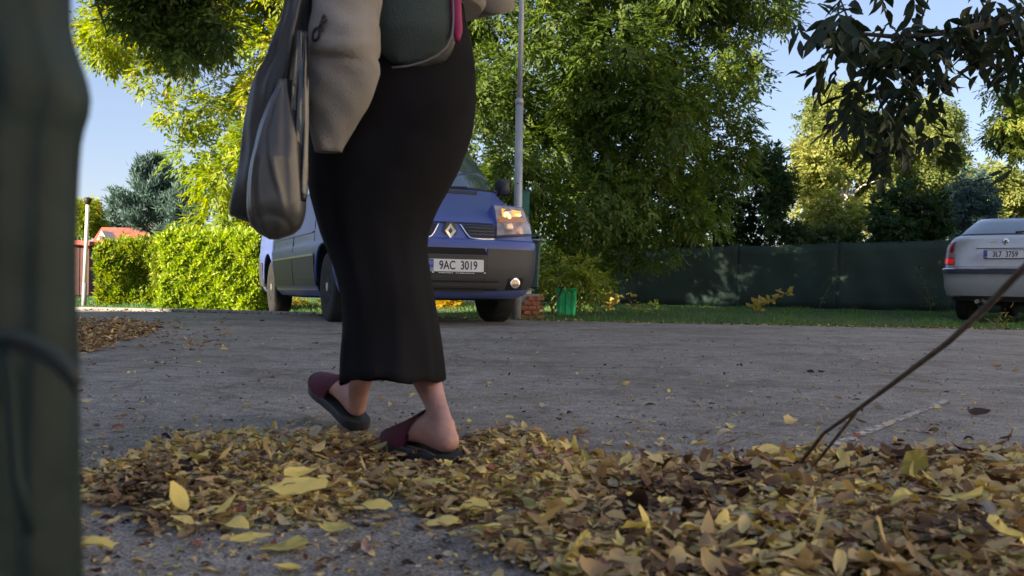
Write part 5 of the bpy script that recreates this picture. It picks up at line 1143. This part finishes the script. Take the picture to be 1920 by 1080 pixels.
# ------------------------------------------------------------------ near hanging branch, top right
NB_Y = 5.4
br = thing('hanging_branch', P(2150, -120, 5.6), 'dark leafy branch hanging into the top right with large pointed leaves', 'branch')
main = [(2150, -120), (2000, -20), (1880, 40), (1780, 60), (1690, 70), (1600, 62), (1545, 60)]
def bp_(l, Y=NB_Y, r0=.02, r1=.004, nm='twig'):
    k = len(l); MB().tube([P(a, b, Y+.1*math.sin(i*1.7)) for i, (a, b) in enumerate(l)], [r0+(r1-r0)*i/(k-1) for i in range(k)], 6).build(nm, M['bark'], br, smooth=True)
bp_(main, r0=.03, r1=.006, nm='limb')
subs = [[(1780, 60), (1740, 120), (1700, 180), (1690, 240), (1700, 300)], [(1690, 70), (1640, 110), (1620, 160), (1600, 215)], [(1880, 40), (1860, 90), (1900, 110), (1930, 150)], [(1690, 180), (1740, 225), (1770, 262)], [(1600, 62), (1560, 100), (1535, 130)],
        [(2000, -20), (1960, 60), (1925, 90)], [(1820, 50), (1800, 110), (1770, 140)], [(1640, 160), (1660, 220), (1650, 275)], [(1720, 60), (1740, 0), (1700, -60)], [(1860, 45), (1830, -20), (1790, -70)], [(1600, 62), (1580, 10), (1560, -40)]]
for s in subs: bp_(s, r0=.008, r1=.002)
cl = []
dens = [(1560, 50, 45, 26), (1610, 70, 45, 30), (1670, 60, 50, 34), (1730, 60, 45, 30), (1790, 50, 50, 30), (1850, 60, 45, 26), (1900, 50, 50, 30), (1950, 70, 60, 30), (1560, 110, 28, 8), (1640, 130, 38, 18), (1700, 130, 32, 14), (1760, 120, 30, 10), (1840, 95, 28, 8), (1600, 190, 26, 10), (1640, 200, 40, 24), (1680, 215, 34, 20), (1640, 245, 34, 8), (1690, 262, 26, 6),
        (1750, 245, 20, 7), (1905, 110, 22, 8), (1640, -30, 70, 20), (1800, -40, 80, 24), (1950, -30, 90, 24), (1915, 320, 14, 6), (1660, 170, 34, 14), (1550, 30, 25, 8), (1525, 60, 10, 2)]
for cx_, cy_, sp, k in dens:
    for i in range(int(k*.5)): cl.append((P(random.gauss(cx_, sp*.72), random.gauss(cy_, sp*.6), NB_Y+random.gauss(0, .22))))
cp = np.array(cl); cdn = unit(rng.normal(size=cp.shape)*np.array([1, .7, .5])+np.array([0, 0, -.35])); n_ = len(cp)
qv = compound(cp, cdn, np.full(n_, .14)*rng.uniform(.7, 1.2, n_), 5, .118, .045, np.full(n_, .4), .65, .2)
rel = qv[0]; vis = (np.abs(rel[:, 0]/rel[:, 1]) < .535) & ((rel[:, 2]-CAMH)/rel[:, 1] < .295); pk = np.where(vis)[0]; pk = pk[np.argsort(-(qv[3][pk]/rel[pk, 1]))][:300]
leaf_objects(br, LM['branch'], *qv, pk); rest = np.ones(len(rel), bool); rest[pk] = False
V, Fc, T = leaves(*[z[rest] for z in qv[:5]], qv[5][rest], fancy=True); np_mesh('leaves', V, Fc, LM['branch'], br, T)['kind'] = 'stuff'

# ------------------------------------------------------------------ fallen leaves
PILE = [(120, 905), (200, 880), (300, 830), (360, 815), (470, 812), (600, 812), (720, 822), (800, 815), (870, 822), (930, 804), (985, 806), (1060, 838), (1120, 862), (1230, 868), (1340, 882), (1420, 860), (1500, 852), (1620, 858), (1730, 852), (1850, 850), (2050, 842), (2250, 1200), (1150, 1200), (1010, 1085), (900, 1040), (905, 1010), (1010, 965), (1000, 950), (880, 990), (800, 985), (760, 950), (720, 925), (640, 985), (560, 990), (440, 985), (350, 1005), (280, 985), (230, 960), (150, 940)]
def pile_h(px, py):
    dd = edgedist((px, py), PILE) if inpoly((px, py), PILE) else 0
    g = min(1, dd/55); rb = 1+.9*max(0, min(1, (px-1150)/500))*max(0, min(1, (py-880)/120)); return .012+.020*g*rb
def litter():
    P_ = []; S = []; T_ = []; Z = []
    cnt = 0
    while cnt < 24000:
        px, py = random.uniform(110, 2050), random.uniform(795, 1180)
        # even density on the ground rather than in the picture
        if random.random() > (900-527)**3/(max(py, 800)-527)**3*.9: continue
        if 725 < px < 862 and 838 < py < 893 and random.random() < .93: continue
        ins = inpoly((px, py), PILE); dd = edgedist((px, py), PILE)
        if ins:
            if dd < 14 and random.random() < .5: continue
        else:
            if random.random() > .05*math.exp(-dd/45): continue
        h = pile_h(px, py) if ins else .006
        g = G(px, py); z = random.random()*h+.003; P_.append((g.x, g.y, z)); Z.append(z/h)
        big = max(0, min(1, (px-900)/500)); S.append((random.uniform(.012, .032) if random.random() < .88-.36*big else random.uniform(.030, .056))*(1+.15*big))
        # clusters of colour
        c = math.sin(px*.013+1)+math.sin(py*.03+px*.006)+random.gauss(0, 1.6); T_.append(min(1, max(0, .50+.125*c-(.03 if px > 1150 and py > 930 else 0)+(.06 if px < 800 else 0)))) ; cnt += 1
    N = len(P_); Pn = np.array(P_); Sn = np.array(S); Tn = np.array(T_); Tn = np.where(rng.uniform(0, 1, N) > .93, rng.uniform(.82, 1, N), Tn)
    dr = unit(np.stack([rng.normal(size=N), rng.normal(size=N), rng.normal(0, .20, N)], 1)); nr = unit(np.stack([rng.normal(0, .32, N), rng.normal(0, .32, N), np.ones(N)], 1))
    return [Pn, dr, nr, Sn, Sn*np.where(rng.uniform(0, 1, N) < .35, rng.uniform(.10, .25, N), rng.uniform(.3, .62, N)), Tn]
lit = litter()
lp_ = thing('leaf_pile', G(900, 930), 'mat of fallen yellow and brown leaves covering the near asphalt', 'leaf pile')
top = lit[0][:, 2]; sc_ = lit[3]/lit[0][:, 1]+(top > np.quantile(top, .6))*.01; pk = np.argsort(-sc_)[:300]; pk = pk[:299]
leaf_objects(lp_, LM['litter'], *lit, pk, jag=True); rest = np.ones(len(top), bool); rest[pk] = False
V, Fc, T = jagged(*[z[rest] for z in lit[:5]], lit[5][rest]); np_mesh('leaf_litter', V, Fc, LM['litter'], lp_, T)['kind'] = 'stuff'
mbt = MB()
for i in range(420):
    px, py = random.uniform(130, 1950), random.uniform(815, 1075)
    if not inpoly((px, py), PILE) and random.random() > .12: continue
    g = G(px, py); h0 = pile_h(px, py)+.004 if inpoly((px, py), PILE) else .004; a_ = random.uniform(0, 6.28); l = random.uniform(.02, .075); dv = Vector((math.cos(a_), math.sin(a_), random.gauss(0, .18)))*l
    p0 = Vector((g.x, g.y, h0)); p1 = p0+dv*.5+Vector((random.gauss(0, .004), random.gauss(0, .004), .003)); mbt.tube([p0, p1, p0+dv], [.0012, .001, .0007], 4, False)
mbt.build('leaf_stalks', M['stem'], lp_)['kind'] = 'stuff'
# crumbs and bits scattered over the road
N = 5200; cx_ = rng.uniform(0, 1920, N); cy_ = 585+rng.uniform(0, 1, N)**1.25*495
gp = np.array([G(a, b) for a, b in zip(cx_, cy_)]); m_ = gp[:, 1] < 10; gp = gp[m_]; N = len(gp); gp[:, 2] = .003
sz = np.where(rng.uniform(0, 1, N) < .03, rng.uniform(.02, .04, N), rng.uniform(.004, .016, N))*(1+.05*gp[:, 1]); tt = np.where(rng.uniform(0, 1, N) < .5, rng.uniform(0, .3, N), rng.uniform(.4, .97, N))
V, Fc, T = leaves(gp, np.stack([rng.normal(size=N), rng.normal(size=N), rng.normal(0, .3, N)], 1), np.stack([rng.normal(0, .3, N), rng.normal(0, .3, N), np.ones(N)], 1), sz, sz*rng.uniform(.3, .8, N), tt, fancy=True)
tag(np_mesh('leaf_crumbs', V, Fc, LM['litter'], tint=T), 'crumbs of dry leaves strewn over the asphalt', 'leaf crumbs', kind='stuff')
N = 1500; x_ = rng.uniform(-6, 7, N); e = np.interp(x_, [a for a, b in ROADEDGE], [b for a, b in ROADEDGE]); gp = np.stack([x_, e-np.abs(rng.normal(0, .12, N))-.02, np.full(N, .004)], 1); sz = rng.uniform(.015, .05, N)
V, Fc, T = jagged(gp, np.stack([rng.normal(size=N), rng.normal(size=N), rng.normal(0, .3, N)], 1), np.stack([rng.normal(0, .4, N), rng.normal(0, .4, N), np.ones(N)], 1), sz, sz*rng.uniform(.3, .7, N), rng.uniform(0, .6, N), K=7)
tag(np_mesh('edge_debris', V, Fc, LM['litter'], tint=T), 'leaf debris gathered along the far edge of the road', 'leaf crumbs', kind='stuff')
# distant leaf patch on the left part of the road
N = 5200; cx_ = rng.uniform(100, 430, N); cy_ = rng.uniform(596, 662, N)
ok = [inpoly((a, b), [(90, 598), (240, 600), (300, 612), (285, 628), (210, 645), (170, 662), (90, 668)]) or random.random() < .05 for a, b in zip(cx_, cy_)]
gp = np.array([G(a, b) for a, b in zip(cx_, cy_)])[ok]; N = len(gp); gp[:, 2] = rng.uniform(.003, .02, N); sz = rng.uniform(.03, .06, N)
V, Fc, T = leaves(gp, np.stack([rng.normal(size=N), rng.normal(size=N), rng.normal(0, .3, N)], 1), np.stack([rng.normal(0, .3, N), rng.normal(0, .3, N), np.ones(N)], 1), sz, sz*.5, np.clip(rng.normal(.38, .14, N), 0, 1))
tag(np_mesh('distant_leaf_litter', V, Fc, LM['litter'], tint=T), 'brown leaf drift on the far left asphalt', 'leaf litter', kind='stuff')
# single leaves one can point at: px, py, length, width, heading deg, tint, label
SING = [
 (175, 1040, .070, .022, 95, .78, 'pale yellow pointed leaf lying alone at the bottom left'),
 (470, 1022, .065, .020, 80, .80, 'yellow oblong leaf on bare asphalt below the left leaf mat'),
 (560, 955, .110, .055, 70, .80, 'largest yellow leaf at the front of the left leaf mat'),
 (560, 930, .085, .035, 50, .78, 'yellow leaf leaning on the largest yellow leaf'),
 (530, 1040, .075, .030, 60, .86, 'pale green-yellow leaf on bare asphalt, left of centre at the bottom'),
 (700, 960, .070, .030, 85, .79, 'bright yellow leaf at the right end of the left mat'),
 (365, 1030, .025, .018, 10, 1.0, 'small rust-red scrap below the left mat'),
 (440, 998, .050, .030, 90, .75, 'curled yellow leaf at the front edge of the left mat'),
 (630, 998, .060, .024, 110, .84, 'olive-yellow leaf just below the left mat'),
 (810, 936, .060, .024, 100, .86, 'yellow-green leaf lying right below the near slipper'),
 (215, 812, .045, .035, 30, 1.0, 'small dark red leaf on the asphalt near the dark tarpaulin'),
 (1045, 984, .075, .025, 75, .80, 'yellow leaf at the lower middle edge of the pile'),
 (890, 975, .060, .034, 95, .78, 'golden leaf at the lower centre of the pile'),
 (830, 990, .065, .028, 85, .76, 'ochre leaf beside the golden leaf at lower centre'),
 (1020, 767, .045, .030, 20, .93, 'pale curled leaf on the asphalt in the middle of the road'),
 (1258, 753, .045, .012, 60, .94, 'thin pale leaf scrap on the road right of centre'),
 (1485, 798, .055, .045, 80, .62, 'tan round leaf on the asphalt left of the dry stem'),
 (1362, 825, .060, .018, 70, .94, 'long whitish leaf on the asphalt above the pile'),
 (1440, 865, .085, .045, 75, .74, 'bright orange-yellow leaf on top edge of the pile beside the stem foot'),
 (1665, 800, .060, .018, 72, .95, 'pale leaf lying on the painted line'),
 (1835, 780, .085, .045, 90, .05, 'dark curled leaf on the asphalt at the right'),
 (1735, 838, .045, .035, 120, .60, 'brown curled leaf just above the pile at the right'),
 (1610, 822, .040, .028, 60, 1.0, 'reddish curled leaf beside the painted line'),
 (1540, 700, .040, .025, 90, .04, 'small black leaf scrap in the middle of the right asphalt'),
 (1705, 930, .075, .050, 150, .87, 'mint-green leaf standing up in the right pile'),
 (1790, 998, .110, .016, 85, .82, 'long narrow yellow leaf on the right pile'),
 (1700, 1008, .060, .022, 75, .82, 'short yellow leaf left of the long narrow one'),
 (1625, 970, .045, .030, 20, .82, 'folded bright yellow leaf in the right pile'),
 (1870, 690, .060, .030, 85, .30, 'brown leaf on the asphalt near the right edge'),
 (165, 757, .045, .018, 90, .66, 'tan leaf on asphalt right beside the tarpaulin'),
]
for px, py, l, w, hd_, t, lab in SING:
    g = G(px, py); hgt = pile_h(px, py) if inpoly((px, py), PILE) else .003
    el = .9 if 'standing' in lab else 0.08
    dv = Vector((math.sin(R(hd_)), math.cos(R(hd_))*1.0, el)); q = [np.array([[0, 0, 0.]]), unit(np.array([list(dv)])), np.array([[random.uniform(-.2, .2), -.35 if el < .5 else -1.5, 1.]]), np.array([l]), np.array([w]), np.array([t])]
    q[3] = q[3]*.92; V, Fc, T = jagged(*q, K=17, lobp=0); zmin = V[:, 2].min(); V[:, 2] -= zmin; V[:, 0] -= V[:, 0].mean()
    V += np.array([g.x, g.y, hgt+.002]); tag(np_mesh('fallen_leaf', V, Fc, LM['litter'], tint=T, loc=(g.x, g.y, hgt)), lab, 'leaf', 'single fallen leaves')
# green grass tuft growing through the pile
g = G(1650, 1062); N = 60; an = rng.uniform(0, 6.28, N)
tf = thing('grass_tuft', g, 'small dark green grass tuft growing through the right leaf pile', 'grass tuft')
Pn = np.stack([g.x+rng.normal(0, .015, N), g.y+rng.normal(0, .012, N), np.full(N, .005)], 1)
V, Fc, T = leaves(Pn, np.stack([np.cos(an)*.8, np.sin(an)*.8, rng.uniform(.5, 1.4, N)], 1), np.stack([np.cos(an), np.sin(an), -np.ones(N)], 1), rng.uniform(.04, .08, N), rng.uniform(.003, .006, N), np.clip(rng.normal(.35, .15, N), 0, 1), fancy=True); np_mesh('blades', V, Fc, LM['grass'], tf, T)
